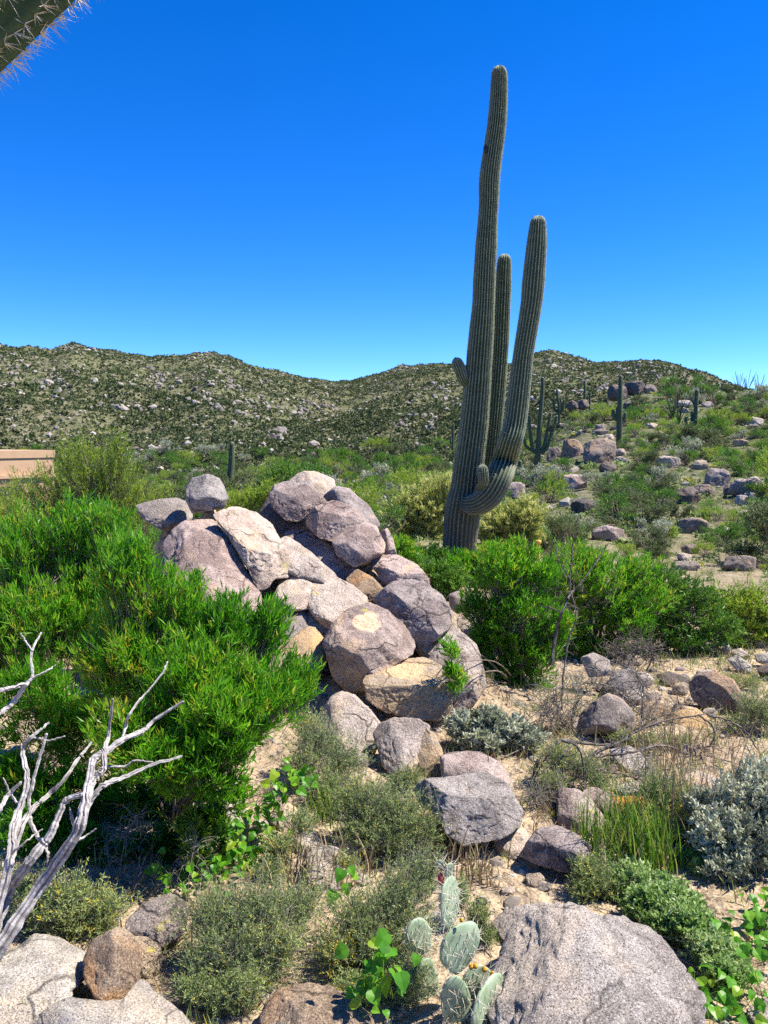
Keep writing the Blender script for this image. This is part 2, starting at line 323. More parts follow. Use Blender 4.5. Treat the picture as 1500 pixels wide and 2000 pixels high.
ZK = np.array([
    [-2, -2, -2, -2, -2.1, -2.4, -2.7, -3.1, -3.6, -4.5, -5.0, -5.2, -5.2, -5.0],
    [-2, -2, -2, -2, -2.1, -2.4, -2.7, -3.1, -3.6, -4.5, -5.0, -5.2, -5.2, -5.0],
    [-2, -2, -2, -2, -2.1, -2.3, -2.6, -3.0, -3.4, -4.1, -4.6, -5.0, -5.0, -4.8],
    [-2, -2, -2, -2, -2.05, -2.2, -2.4, -2.7, -3.0, -3.4, -3.9, -4.4, -4.5, -4.3],
    [-2, -2, -2, -2, -2.05, -2.1, -2.3, -2.6, -2.9, -3.2, -3.6, -3.9, -4.0, -3.8],
    [-2, -2, -2, -2, -2.05, -2.15, -2.25, -2.5, -2.8, -3.1, -3.4, -3.5, -3.4, -3.0],
    [-2, -2, -2, -2, -2.05, -2.15, -2.25, -2.55, -2.8, -2.9, -2.8, -2.2, -1.8, -1.8],
    [-2, -2, -2, -2, -2.1, -2.25, -2.45, -2.7, -2.8, -2.4, -1.6, -0.4, 0.4, 0.2],
    [-2, -2, -2, -2, -2.1, -2.35, -2.6, -2.8, -2.7, -1.9, -0.6, 1.8, 3.2, 2.2],
    [-2, -2, -2, -2, -2.1, -2.35, -2.6, -2.85, -2.75, -1.8, -0.3, 2.9, 5.4, 4.2],
    [-2, -2, -2, -2, -2.1, -2.35, -2.6, -2.85, -2.7, -1.7, -0.2, 2.9, 5.7, 4.7],
    [-2, -2, -2, -2, -2.1, -2.3, -2.55, -2.75, -2.5, -1.5, 0.0, 2.7, 5.3, 5.0],
    [-2, -2, -2, -2, -2.1, -2.3, -2.5, -2.7, -2.4, -1.4, 0.1, 2.7, 5.3, 5.0]], float)
def elev(px, py):
    px = np.asarray(px, float); py = np.asarray(py, float); a = (px - 750) / F; b = (1000 - py) / F
    y = math.cos(A) + b * math.sin(A); z = -math.sin(A) + b * math.cos(A); return z / np.hypot(a, y)
_fine = np.linspace(-900, 2400, 1101)
_sk = np.interp(_fine, SKYL[:, 0], SKYL[:, 1]); _el = elev(np.clip(_fine, -500, 1900), _sk)
_rd = np.interp(_fine, RIDG[:, 0], RIDG[:, 1])
MOUNDS = []                                  # (x, y, z, sigma) under the rock pile
def ground(x, y, noise=True):
    x = np.atleast_1d(np.asarray(x, float)); y = np.atleast_1d(np.asarray(y, float)); x, y = np.broadcast_arrays(x, y)
    r = np.hypot(x, y); th = np.clip(np.arctan2(x, y), -0.81, 0.81); px = 750 + F * np.tan(th)
    lr = np.log(np.clip(r, 0.1, 130)); lk = np.log(RK)
    cols = np.stack([np.interp(lr, lk, z) for z in ZK])
    ci = np.clip(np.searchsorted(CK, px) - 1, 0, len(CK) - 2); f = np.clip((px - CK[ci]) / (CK[ci + 1] - CK[ci]), 0, 1); f = f * f * (3 - 2 * f)
    k = np.arange(r.size).reshape(r.shape)
    near = np.take_along_axis(cols, ci[None], 0)[0] * (1 - f) + np.take_along_axis(cols, (ci + 1)[None], 0)[0] * f
    zr = np.interp(px, _fine, _el) * np.interp(px, _fine, _rd); D = np.interp(px, _fine, _rd)
    t = np.clip((r - 130) / (D - 130), 0, 1)
    far = near + (zr - near) * t ** 1.3 - np.clip(r - D, 0, None) * 0.12
    z = np.where(r > 130, far, near)
    if noise:
        p = np.stack([x, y, np.zeros_like(x)], -1).reshape(-1, 3)
        z = z + (0.10 * fbm(p * 0.55, 3)).reshape(z.shape) * np.clip(r / 4, 0, 1)
        wob = fbm(p * 0.022 + 3.1, 4).reshape(z.shape)
        z = z + wob * 13.0 * np.clip((r - 110) / 120, 0, 1) * (1 - 0.8 * np.clip(t * 1.05, 0, 1) ** 4)
        z = z + (fbm(p * 0.12 + 8, 3)).reshape(z.shape) * 1.1 * np.clip((r - 25) / 60, 0, 1)
    for mx, my, mz, s in MOUNDS:
        g = np.exp(-((x - mx) ** 2 + (y - my) ** 2) / (2 * s * s)); z = np.maximum(z, z + (mz - z) * g)
    return z
def gz(x, y): return float(ground(x, y)[0])
def hit(px, py):                             # where a line of sight meets the ground
    r = rayd(px, py); d = np.geomspace(1.2, 900, 700); p = r[None] * (d / r[1])[:, None]
    below = np.nonzero(p[:, 2] <= ground(p[:, 0], p[:, 1]))[0]
    return p[below[0]] if len(below) else None

# ------------------------------------------------------------------ rocks
ROCKS = []
def rock(name, label, poly, d, mat, thick=0.8, tilt=0.45, e=0.52, facets=7, seed=0, sub=5, rough=1.0, cat='boulder', group=None, rest=None, grow=1.06, cuts=(), patch=None, fall=95):
    rg = np.random.default_rng(seed + 11); poly = np.asarray(poly, float)
    cpx = (poly.min(0) + poly.max(0)) / 2 * 0.5 + poly.mean(0) * 0.5
    if d is None:
        kk = rest if rest is not None else (.78 if tilt < .5 else .34); ds = np.geomspace(1.5, 160, 900); r_ = rayd(*cpx); p = r_[None] * (ds / r_[1])[:, None]
        sz_ = math.sqrt(np.ptp(poly[:, 0]) * np.ptp(poly[:, 1])) / 2 * ds / F; bl_ = np.nonzero(p[:, 2] <= ground(p[:, 0], p[:, 1]) + kk * sz_)[0]; d = ds[bl_[0]] if len(bl_) else fall
    C = W(cpx[0], cpx[1], d); fw = nrm(C); rt = nrm(np.cross(fw, [0, 0, 1])); up = np.cross(rt, fw)
    uv = []
    for q in poly:
        r = rayd(*q); p = r * ((C @ fw) / (r @ fw)) - C; uv.append((p @ rt, p @ up))
    uv = np.array(uv); ang = np.arctan2(uv[:, 1], uv[:, 0]); rad = np.hypot(uv[:, 0], uv[:, 1])
    ths = np.linspace(-math.pi, math.pi, 361); u2 = np.vstack([uv, uv[:1]]); rho = np.zeros(361)
    for i in range(len(uv)):                 # star-shaped outline: intersect rays with the edges
        a, b = u2[i], u2[i + 1]; e1 = b - a; den = np.cos(ths) * e1[1] - np.sin(ths) * e1[0]
        den = np.where(np.abs(den) < 1e-9, 1e-9, den)
        t = (a[0] * e1[1] - a[1] * e1[0]) / den; s = (a[0] * np.sin(ths) - a[1] * np.cos(ths)) / den
        rho = np.maximum(rho, np.where((t > 0) & (s >= -1e-6) & (s <= 1 + 1e-6), t, 0))
    rho = np.where(rho <= 0, np.interp(ths, np.sort(ang), rad[np.argsort(ang)], period=2 * math.pi), rho)
    k = np.ones(7) / 7; rho = np.convolve(np.concatenate([rho[-4:-1], rho, rho[1:4]]), k, 'valid') * grow
    v, f = ico(sub); R = nrm(rg.normal(size=(3, 3))); 
    ph = np.arctan2(v[:, 1], v[:, 0]); s = np.hypot(v[:, 0], v[:, 1]); rr = np.interp(ph, ths, rho)
    size = math.sqrt(np.ptp(uv[:, 0]) * np.ptp(uv[:, 1])) / 2; T = thick * size
    s2 = s ** e; w2 = np.sign(v[:, 2]) * np.abs(v[:, 2]) ** e
    L = np.stack([rr * s2 * np.cos(ph), rr * s2 * np.sin(ph), T * w2], 1)
    for i in range(facets):                  # broad flat fracture faces
        n = nrm(np.array([rg.normal() * .55, rg.normal() * .55, (1 if i % 4 else -1) * rg.uniform(.5, 1.1)])); sup = (L @ n).max(); o = sup * rg.uniform(0.68, 0.86)
        ex = np.clip(L @ n - o, 0, None); L = L - n * (ex * 0.94)[:, None]
    for cx_, cy_, cz_, fr_ in cuts:
        n = nrm(np.array([cx_, cy_, cz_])); ex = np.clip(L @ n - (L @ n).max() * fr_, 0, None); L = L - n * ex[:, None]
    nn = nrm(L); q = L / size
    off = rg.uniform(0, 60, 3)
    dz = fbm(q * 1.3 + off, 4) * 0.075 + fbm(q * 5 + off, 4, 0.6) * 0.03
    rid = 1 - np.abs(fbm(q * 2.1 + off + 9, 3)) * 3; dz = dz - np.clip(rid - 0.72, 0, 1) * 0.10
    L = L + nn * (dz * size * rough)[:, None]
    P = C + L[:, :1] * rt + L[:, 1:2] * up + (-L[:, 2:3] + tilt * L[:, 1:2]) * fw
    base = np.array([C[0], C[1] , P[:, 2].min()])
    tn = 0.0
    if patch:
        qx, qy = proj(P.T[:, :].T) if False else (750 + F * (P @ RT) / (P @ FW), 1000 - F * (P @ UP) / (P @ FW)); wob = fbm(P * 9, 3) * .5
        tn = np.zeros(len(P))
        for a_, b_, c_, d_ in patch: tn = np.maximum(tn, np.clip((1.15 - np.hypot((qx - a_) / c_, (qy - b_) / d_) + wob) * 6, 0, 1) * (L[:, 2] > 0))
    mb = MB(); mb.add(P, f, tn); o = mb.build(name, M[mat], None, base, True)
    tag(o, label, cat, group); ROCKS.append((np.array(C), size, cpx)); return o

PILE = [  # the outcrop, back to front: outline in photo pixels, distance, stone
 ('flat grey slab at the top end of the outcrop, shaded by the perched boulder', [(272,990),(307,980),(340,976),(364,985),(372,1010),(350,1027),(317,1030),(288,1014)], 7.15, 'grey', 0.7, .5),
 ('squarish grey boulder perched alone on the top of the outcrop', [(365,953),(377,935),(407,928),(427,935),(437,953),(443,972),(437,988),(407,996),(378,1001),(366,980)], 6.95, 'grey', 0.95, .1),
 ('big domed boulder half, split by a long crack from its twin', [(318,1060),(350,1023),(393,997),(406,1003),(434,1040),(460,1080),(477,1110),(500,1152),(500,1210),(420,1220),(365,1150),(325,1100)], 6.35, 'mauve', 0.7, .55),
 ('big rounded boulder half right of the long crack, under the perched boulder', [(408,997),(430,991),(467,991),(503,1002),(530,1026),(547,1057),(563,1093),(570,1122),(533,1126),(517,1144),(502,1146),(485,1107),(466,1077),(440,1037)], 6.5, 'pale', 0.75, .55),
 ('topmost pale boulder with a cracked corner on the stacked blocks', [(565,940),(575,930),(593,921),(620,923),(650,937),(656,955),(647,969),(630,978),(600,975),(575,960)], 7.75, 'pale', 0.8, .3),
 ('rounded mauve block with a chipped lower corner just below the topmost boulder', [(529,967),(538,948),(563,941),(597,948),(620,963),(636,980),(603,1005),(583,1016),(560,1014),(535,990)], 7.2, 'mauve', 0.9, .25),
 ('long smooth slab sloping down behind the stacked blocks', [(638,973),(660,955),(683,960),(717,990),(734,1019),(720,1030),(690,1020),(655,990)], 7.5, 'mauve', 0.7, .4),
 ('mauve block in the middle of the stair of stacked blocks', [(599,1011),(613,993),(653,978),(690,993),(709,1013),(693,1032),(653,1055),(627,1049),(602,1028)], 7.0, 'mauve', 0.9, .25),
 ('lowest of the stair of stacked blocks, dented near its middle', [(652,1060),(667,1043),(713,1020),(735,1030),(748,1060),(747,1079),(717,1098),(693,1104),(662,1084)], 6.8, 'mauve', 0.9, .25),
 ('small narrow stone wedged at the end of the stacked blocks', [(744,1040),(757,1032),(768,1055),(774,1082),(760,1086),(746,1072)], 7.0, 'mauve', 0.8, .3),
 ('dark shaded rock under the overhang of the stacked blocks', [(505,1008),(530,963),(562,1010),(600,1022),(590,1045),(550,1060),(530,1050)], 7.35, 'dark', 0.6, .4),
 ('pale flat slab wedged between the domed pair and the stacked blocks', [(545,1060),(563,1052),(587,1066),(612,1087),(650,1120),(630,1133),(583,1122),(565,1112)], 6.55, 'pale', 0.5, .7),
 ('shaded sloping slab beneath the stacked blocks', [(563,1052),(597,1020),(643,1060),(667,1080),(710,1113),(685,1130),(650,1115),(610,1090)], 6.95, 'mauve', 0.5, .7),
 ('small reddish prism of rock wedged below the shaded slab', [(680,1134),(700,1116),(725,1130),(747,1152),(728,1178),(713,1166)], 6.45, 'orange', 0.7, .5),
 ('smooth oval boulder on the shoulder of the outcrop beside green bushes', [(726,1102),(740,1084),(773,1084),(813,1103),(834,1130),(836,1150),(807,1152),(770,1150),(747,1132)], 6.65, 'mauve', 0.8, .5),
 ('large mauve block with square corners on the outcrop shoulder', [(730,1172),(767,1140),(787,1135),(827,1138),(860,1163),(878,1197),(874,1222),(847,1245),(817,1262),(793,1218),(757,1194)], 6.15, 'mauve', 0.85, .4),
 ('pale streaked bedrock face above the lower slabs of the outcrop', [(536,1178),(555,1130),(575,1118),(600,1120),(622,1134),(625,1165),(605,1182),(570,1188)], 6.3, 'pale', 0.5, .8),
 ('broad pale slab sloping up to the big round boulder', [(618,1138),(643,1127),(683,1146),(725,1178),(690,1195),(652,1222),(630,1210),(610,1182)], 6.2, 'pale', 0.5, .8),
 ('mauve tinted bedrock step under the pale slabs', [(540,1182),(575,1182),(605,1200),(606,1240),(570,1266),(538,1254)], 6.05, 'mauve', 0.5, .7),
 ('narrow tan rib of rock between bedrock slabs and big round boulder', [(603,1192),(625,1183),(648,1203),(648,1250),(620,1262),(603,1240)], 6.05, 'tan', 0.5, .6),
 ('tan rock shelf at the foot of the slabs, above the leafy shrub', [(520,1325),(548,1266),(600,1232),(645,1240),(640,1280),(600,1315),(543,1345)], 5.75, 'tan', 0.6, .6),
 ('big round boulder with a pale flaked patch and tan underside', [(637,1257),(650,1223),(680,1193),(720,1180),(750,1191),(783,1217),(808,1257),(800,1278),(765,1300),(728,1318),(715,1343),(685,1347),(655,1318)], 5.75, 'mauve2', 0.85, .2),
 ('tan loaf shaped boulder at the foot of the big round boulder', [(712,1332),(728,1303),(760,1292),(827,1286),(860,1302),(879,1343),(875,1385),(857,1405),(807,1402),(753,1386),(722,1365)], 5.45, 'tan', 0.85, .25),
 ('rough grey rock face half hidden by bush stems beside the tan loaf', [(835,1300),(860,1255),(885,1225),(905,1240),(928,1262),(941,1300),(947,1340),(918,1375),(880,1395)], 5.75, 'grey', 0.7, .35),
 ('small pale rock peeking out below the large square cornered block', [(810,1262),(850,1235),(880,1213),(900,1235),(880,1275),(830,1295)], 6.0, 'tan', 0.6, .4),
]
CUTS = {2: [(-.2, .5, .85, .72)], 3: [(.35, .55, .76, .74), (.1, -.5, .86, .8)], 5: [(.1, .7, .7, .7), (0, -.4, .9, .75)], 7: [(.1, .7, .7, .72), (0, -.3, .95, .75)], 8: [(.15, .7, .7, .72)], 14: [(.2, .75, .65, .72)], 15: [(.15, .6, .8, .72), (-.6, -.3, .74, .78)], 21: [(.1, .55, .83, .74), (-.3, -.7, .64, .74)], 22: [(0, .65, .76, .74), (0, -.5, .86, .74)]}
for i, (lb, poly, d, mt, th, ti) in enumerate(PILE):
    sz = np.ptp(np.asarray(poly, float)[:, 0])
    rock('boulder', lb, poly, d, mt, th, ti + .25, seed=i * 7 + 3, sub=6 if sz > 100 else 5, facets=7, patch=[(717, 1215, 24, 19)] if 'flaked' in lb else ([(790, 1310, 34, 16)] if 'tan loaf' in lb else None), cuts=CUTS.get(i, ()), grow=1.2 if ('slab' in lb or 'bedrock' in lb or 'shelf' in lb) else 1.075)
for C, s, c in list(ROCKS):
    MOUNDS.append((C[0], C[1] + 0.12, C[2] - 0.6 * s, 0.5 * s + 0.12))

LOOSE = [  # boulders on the ground: outline in photo pixels, stone, thickness, tilt
 ('pale rounded boulder below the outcrop, partly behind the grey wispy shrub', [(625,1400),(645,1365),(667,1352),(692,1360),(715,1380),(741,1413),(735,1458),(690,1480),(640,1470)], 5.2, 'pale', .8, .4),
 ('grey pitted boulder leaning against the tan upright stone', [(731,1435),(745,1415),(770,1403),(815,1407),(838,1420),(832,1455),(815,1492),(800,1518),(780,1524),(750,1495)], 4.95, 'grey', .8, .3),
 ('tan upright stone with yellow lichen and a split corner', [(812,1436),(827,1421),(847,1433),(860,1460),(868,1493),(861,1522),(827,1526),(811,1510),(808,1470)], 4.75, 'tan', .8, .15),
 ('low mauve boulder behind the big angular grey boulder', [(862,1478),(893,1468),(940,1471),(972,1487),(1000,1525),(1012,1560),(940,1580),(868,1560)], 4.75, 'mauve', .7, .6),
 ('big angular grey boulder alone on the sandy clearing', [(807,1541),(837,1525),(883,1520),(943,1508),(981,1522),(1001,1556),(1016,1580),(1011,1615),(967,1634),(907,1648),(870,1625),(858,1592),(828,1577)], 4.25, 'grey', .8, .35),
 ('rounded brown boulder alone by the sandy path', [(1346,1335),(1363,1317),(1397,1314),(1430,1328),(1451,1360),(1454,1385),(1423,1392),(1383,1389),(1352,1362)], None, 'brown', .85, .2),
 ('grey faceted boulder under the dark brush beside the path', [(1186,1335),(1200,1310),(1233,1307),(1258,1329),(1258,1358),(1230,1376),(1198,1365)], None, 'grey', .85, .3),
 ('lichen covered boulder among tangled dead twigs', [(1129,1402),(1157,1373),(1187,1356),(1214,1366),(1234,1393),(1241,1425),(1207,1439),(1170,1431),(1143,1435)], None, 'lichen', .85, .3),
 ('flat dark grey rock beside the brown boulder', [(1282,1319),(1307,1312),(1347,1326),(1345,1349),(1300,1343)], None, 'dark', .6, .8),
 ('low tan rock shelf lying across the path', [(1308,1390),(1333,1378),(1360,1383),(1384,1403),(1379,1425),(1333,1419),(1306,1406)], None, 'tan', .6, .8),
 ('tan rock with rusty edge beside the low shelf', [(1255,1375),(1285,1368),(1312,1388),(1310,1408),(1275,1405),(1255,1395)], None, 'orange', .6, .7),
 ('pale slab under the arching dead branch', [(1190,1466),(1227,1456),(1252,1473),(1272,1503),(1255,1527),(1215,1510)], None, 'pale', .6, .8),
 ('small white flat stone below the pale slab', [(1198,1537),(1240,1526),(1275,1537),(1272,1556),(1217,1556)], None, 'white', .6, .8),
 ('long mauve rock rising behind the grass tuft', [(1090,1540),(1127,1541),(1152,1560),(1182,1600),(1178,1642),(1130,1640),(1093,1605)], None, 'mauve', .7, .6),
 ('small mauve wedge beside the tan overhanging slab', [(1140,1545),(1163,1536),(1190,1552),(1209,1583),(1189,1590),(1155,1576)], None, 'mauve', .8, .3),
 ('tan overhanging slab with rusty underside', [(1188,1560),(1233,1556),(1293,1566),(1325,1583),(1302,1604),(1253,1614),(1210,1597)], None, 'orange', .6, .5),
 ('low mauve boulder with a broken shaded front on the sand', [(1015,1672),(1033,1643),(1050,1620),(1087,1613),(1123,1629),(1158,1657),(1165,1690),(1127,1703),(1090,1699),(1050,1688)], None, 'mauve', .75, .4),
 ('small pale stone touching the low mauve boulder', [(965,1642),(990,1625),(1022,1618),(1036,1640),(1020,1672),(990,1683),(968,1666)], None, 'pale', .7, .5),
 ('grey slab half buried behind the low green groundcover', [(1245,1624),(1287,1632),(1325,1663),(1323,1697),(1283,1692),(1260,1655)], None, 'grey', .5, .8),
 ('thin grey slab edge beyond the groundcover', [(1285,1702),(1320,1716),(1352,1740),(1370,1764),(1335,1756),(1298,1735)], None, 'grey', .5, .8),
 ('small rock by the tangled brush with bleached top', [(1335,1515),(1365,1507),(1400,1520),(1425,1545),(1390,1560),(1350,1545)], None, 'pale', .6, .7),
 ('huge pale grey granite boulder with a dark weathered ridge', [(950,1925),(985,1855),(1003,1805),(1030,1787),(1080,1768),(1130,1770),(1170,1791),(1215,1790),(1270,1815),(1310,1860),(1342,1895),(1376,1930),(1397,1957),(1385,1985),(1370,2040),(1300,2110),(1150,2160),(1010,2150),(945,2050)], 2.75, 'boulder', .55, .95),
 ('dark low stone tucked behind the huge pale boulder', [(960,1803),(985,1780),(1040,1764),(1078,1764),(1050,1800),(1012,1840),(980,1838)], 3.2, 'grey', .6, .8),
 ('coarse tan boulder cut by the bottom edge', [(506,2010),(520,1960),(550,1933),(600,1920),(647,1929),(690,1956),(718,1985),(725,2015),(710,2070),(610,2100),(520,2075)], 2.55, 'orange', .8, .5),
 ('bleached rock lying in the dry scrub clearing', [(600,1672),(625,1652),(657,1655),(688,1680),(712,1722),(702,1748),(650,1750),(604,1720)], None, 'white', .6, .7),
 ('small bleached stone touching the bleached rock', [(565,1640),(583,1625),(613,1626),(632,1648),(620,1672),(590,1672)], None, 'white', .7, .6),
 ('pale stone in the shade at the vine edge', [(535,1580),(555,1564),(582,1580),(589,1618),(560,1630),(536,1622)], None, 'pale', .7, .5),
 ('upright grey rock standing in the leafy shrub shade', [(425,1545),(446,1540),(470,1568),(485,1610),(482,1668),(448,1668),(428,1625)], None, 'grey', .8, .2),
 ('tilted orange stained rock perched on pale bedrock', [(164,1872),(183,1837),(233,1811),(263,1829),(276,1853),(271,1930),(254,1961),(233,1968),(187,1948),(169,1909)], 2.68, 'orange', .8, .1),
 ('small tan rock tucked behind the orange stained rock', [(258,1830),(287,1829),(314,1853),(316,1884),(301,1912),(275,1905),(268,1865)], 2.95, 'tan', .8, .2),
 ('lichen spotted boulder beside the heart leaved vine', [(246,1802),(280,1766),(330,1746),(358,1762),(362,1800),(351,1829),(313,1852),(288,1834),(252,1822)], None, 'lichen', .8, .3),
 ('white bedrock hump under the dead grey branches', [(-90,1880),(0,1862),(43,1845),(65,1826),(113,1832),(168,1862),(172,1905),(140,1930),(128,1970),(70,2020),(-80,2060)], 2.72, 'white', .5, 1.0),
 ('flat white bedrock apron beneath the orange stained rock', [(60,1995),(135,1950),(235,1960),(275,1908),(305,1925),(347,1970),(372,2010),(360,2110),(200,2150),(50,2110)], 2.55, 'white', .4, 1.1),
 ('pale rock cut by the bottom corner beside the groundcover', [(1458,1972),(1500,1946),(1570,1950),(1580,2010),(1490,2020)], None, 'pale', .6, .6),
 ('small mauve rock at the end of the outcrop under the bush', [(877,1162),(895,1154),(908,1167),(909,1189),(893,1199),(879,1186)], 8.4, 'mauve', .9, .2),
 ('small dark rock next to the mauve rock at the outcrop end', [(905,1168),(930,1158),(944,1170),(942,1188),(910,1193)], 8.8, 'grey', .8, .2),
 ('weathered rock in the bush beside the square cornered block', [(893,1207),(920,1199),(938,1220),(948,1252),(920,1268),(898,1242)], 6.6, 'pale', .7, .4),
 ('small pale rock by the path edge beneath the bushes', [(1400,1260),(1420,1252),(1428,1270),(1413,1280)], None, 'pale', .8, .3),
 ('second pale stone along the path edge, wider than its neighbour', [(1428,1272),(1447,1266),(1466,1283),(1433,1287)], None, 'pale', .8, .3),
 ('pale stone at the picture edge beyond the brown boulder', [(1474,1279),(1500,1275),(1530,1290),(1510,1302),(1478,1293)], None, 'white', .8, .3),
 ('white slab stone leaning beside the path edge stones', [(1420,1288),(1440,1280),(1467,1300),(1466,1317),(1438,1308)], None, 'white', .8, .4),
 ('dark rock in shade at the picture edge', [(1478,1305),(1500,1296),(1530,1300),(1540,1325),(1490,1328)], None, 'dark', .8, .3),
 ('pale rock showing through the lower bush stems', [(1135,1285),(1160,1275),(1190,1290),(1192,1318),(1150,1322)], 6.3, 'pale', .7, .4),
 ('grey rock under the wispy shrub next to the sand', [(650,1625),(690,1615),(720,1640),(725,1680),(690,1695),(655,1675)], None, 'grey', .6, .5),
]
LCUT = {'big angul': [(.1, .8, .6, .62), (.1, -.2, .97, .66), (-.62, -.1, .78, .72)], 'rounded b': [(-.1, -.3, .95, .75)], 'tilted or': [(.75, .1, .66, .7), (-.5, .1, .86, .74)], 'low mauve': [(.1, .7, .7, .7), (-.1, -.6, .8, .62)], 'huge pale': [(.5, .55, .67, .8)]}
for i, (lb, poly, d, mt, th, ti) in enumerate(LOOSE):
    sz = np.ptp(np.asarray(poly, float)[:, 0])
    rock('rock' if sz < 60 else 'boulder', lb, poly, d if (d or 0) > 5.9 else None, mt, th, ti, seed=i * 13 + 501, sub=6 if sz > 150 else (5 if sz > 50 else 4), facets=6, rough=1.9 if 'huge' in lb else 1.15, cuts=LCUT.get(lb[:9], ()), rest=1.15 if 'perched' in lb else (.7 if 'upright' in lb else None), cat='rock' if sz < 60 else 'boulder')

def blob(px0, py0, px1, py1, seed, n=11):    # an uneven outline inside a box
    rg = np.random.default_rng(seed); a = np.linspace(0, 2 * math.pi, n, endpoint=False) + rg.uniform(-.15, .15, n); q = rg.uniform(0.82, 1.05, n)
    cx, cy, rx, ry = (px0 + px1) / 2, (py0 + py1) / 2, (px1 - px0) / 2, (py1 - py0) / 2
    c, s = np.cos(a), np.sin(a)
    return np.stack([cx + rx * q * np.sign(c) * np.abs(c) ** .8, cy + ry * q * np.sign(s) * np.abs(s) ** .8], 1)
HILL = [
 ('warm brown boulder at the start of the hillside cluster', 1067, 872, 1098, 910, 50, 'brown'), ('upright brown boulder in the hillside cluster, behind the round one', 1096, 857, 1137, 906, 51, 'brown'),
 ('largest dark boulder of the hillside cluster', 1137, 857, 1204, 916, 49, 'brown'), ('small stone behind the largest dark hillside boulder', 1181, 847, 1200, 863, 55, 'pale'),
 ('two toned stone beside the largest dark hillside boulder', 1201, 876, 1222, 893, 48, 'pale'), ('small pale stone under the two toned hillside stone', 1201, 892, 1224, 910, 47, 'pale'),
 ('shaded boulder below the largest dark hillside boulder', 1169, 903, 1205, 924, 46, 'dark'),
 ('pale rounded boulder alone below the hillside cluster', 1097, 924, 1149, 963, 44, 'mauve'), ('leaning pale boulder beside the big saguaro arm', 985, 940, 1029, 982, 36, 'mauve'),
 ('stacked mauve boulder at the top of the eastern rock heap', 1377, 913, 1428, 959, 42, 'mauve'), ('long sloping slab at the end of the eastern rock heap', 1426, 935, 1498, 974, 41, 'mauve'),
 ('brown shaded boulder at the start of the eastern rock heap', 1352, 946, 1398, 975, 40, 'brown'), ('dark boulder half under the mesquite by the eastern heap', 1315, 953, 1369, 989, 38, 'dark'),
 ('pale angular rock at the foot of the eastern heap', 1433, 967, 1468, 990, 39, 'pale'), ('brown rock in the middle of the eastern heap', 1412, 946, 1440, 972, 40, 'brown'),
 ('tilted pale boulder with a shaded side on the lower slope', 1322, 1012, 1385, 1048, 30, 'brown'), ('broad mauve boulder among lower slope bushes', 1155, 1027, 1223, 1060, 27, 'mauve'),
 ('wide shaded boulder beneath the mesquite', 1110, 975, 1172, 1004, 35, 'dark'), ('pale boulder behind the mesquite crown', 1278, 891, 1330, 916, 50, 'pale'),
 ('round tan boulder uphill of the eastern heap', 1352, 898, 1384, 920, 48, 'tan'), ('small white stone beside the eastern heap', 1452, 962, 1476, 980, 39, 'white'),
 ('small stone of the lower slope pile, topmost', 1330, 1063, 1366, 1085, 24, 'brown'), ('round stone of the lower slope pile, below the topmost', 1322, 1080, 1350, 1098, 22, 'pale'),
 ('flat stone of the lower slope pile, beside the round one', 1315, 1096, 1368, 1116, 20, 'tan'), ('long dark slab on the lower slope by the picture edge', 1410, 1085, 1480, 1120, 20, 'brown'),
 ('narrow white stone on the slope beyond the big saguaro', 1058, 985, 1080, 1003, 33, 'white'), ('flat pale stone on the slope beyond the big saguaro', 1025, 1003, 1060, 1018, 31, 'pale'),
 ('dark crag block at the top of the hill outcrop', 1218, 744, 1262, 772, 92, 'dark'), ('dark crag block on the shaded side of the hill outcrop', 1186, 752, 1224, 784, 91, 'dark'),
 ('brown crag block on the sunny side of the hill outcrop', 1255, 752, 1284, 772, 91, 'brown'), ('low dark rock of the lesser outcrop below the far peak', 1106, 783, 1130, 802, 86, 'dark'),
 ('taller dark rock of the lesser outcrop below the far peak', 1126, 780, 1150, 800, 87, 'dark'), ('pale ledge uphill of the three armed saguaro', 1313, 781, 1352, 796, 84, 'pale'),
 ('second pale ledge uphill of the three armed saguaro, lower', 1322, 796, 1346, 810, 80, 'mauve'), ('small pale ledge near the skyline bushes', 1370, 784, 1394, 797, 84, 'pale'),
 ('dark stone behind the slender saguaro', 1216, 785, 1240, 804, 82, 'dark'), ('flat pale stone near the short saguaro', 1258, 826, 1284, 840, 66, 'pale'),
 ('pale stone upslope of the candelabra saguaro', 1088, 827, 1110, 840, 66, 'pale'), ('grey stone upslope of the hillside cluster', 1160, 828, 1184, 842, 66, 'grey'),
 ('pale ledge at the picture edge on the hill', 1452, 815, 1492, 832, 72, 'pale'), ('white ledge beside the hill trail', 1430, 858, 1466, 872, 60, 'tan'),
]
for i, (lb, a, b, c, e_, d, mt) in enumerate(HILL):
    rock('hill_boulder', lb, blob(a, b, c, e_, 90 + i), None, mt, 0.9, .2, rest=.55, fall=d, e=.6, facets=9, seed=900 + i, sub=5, rough=1.7, grow=1.1, group='boulders on the hillside')

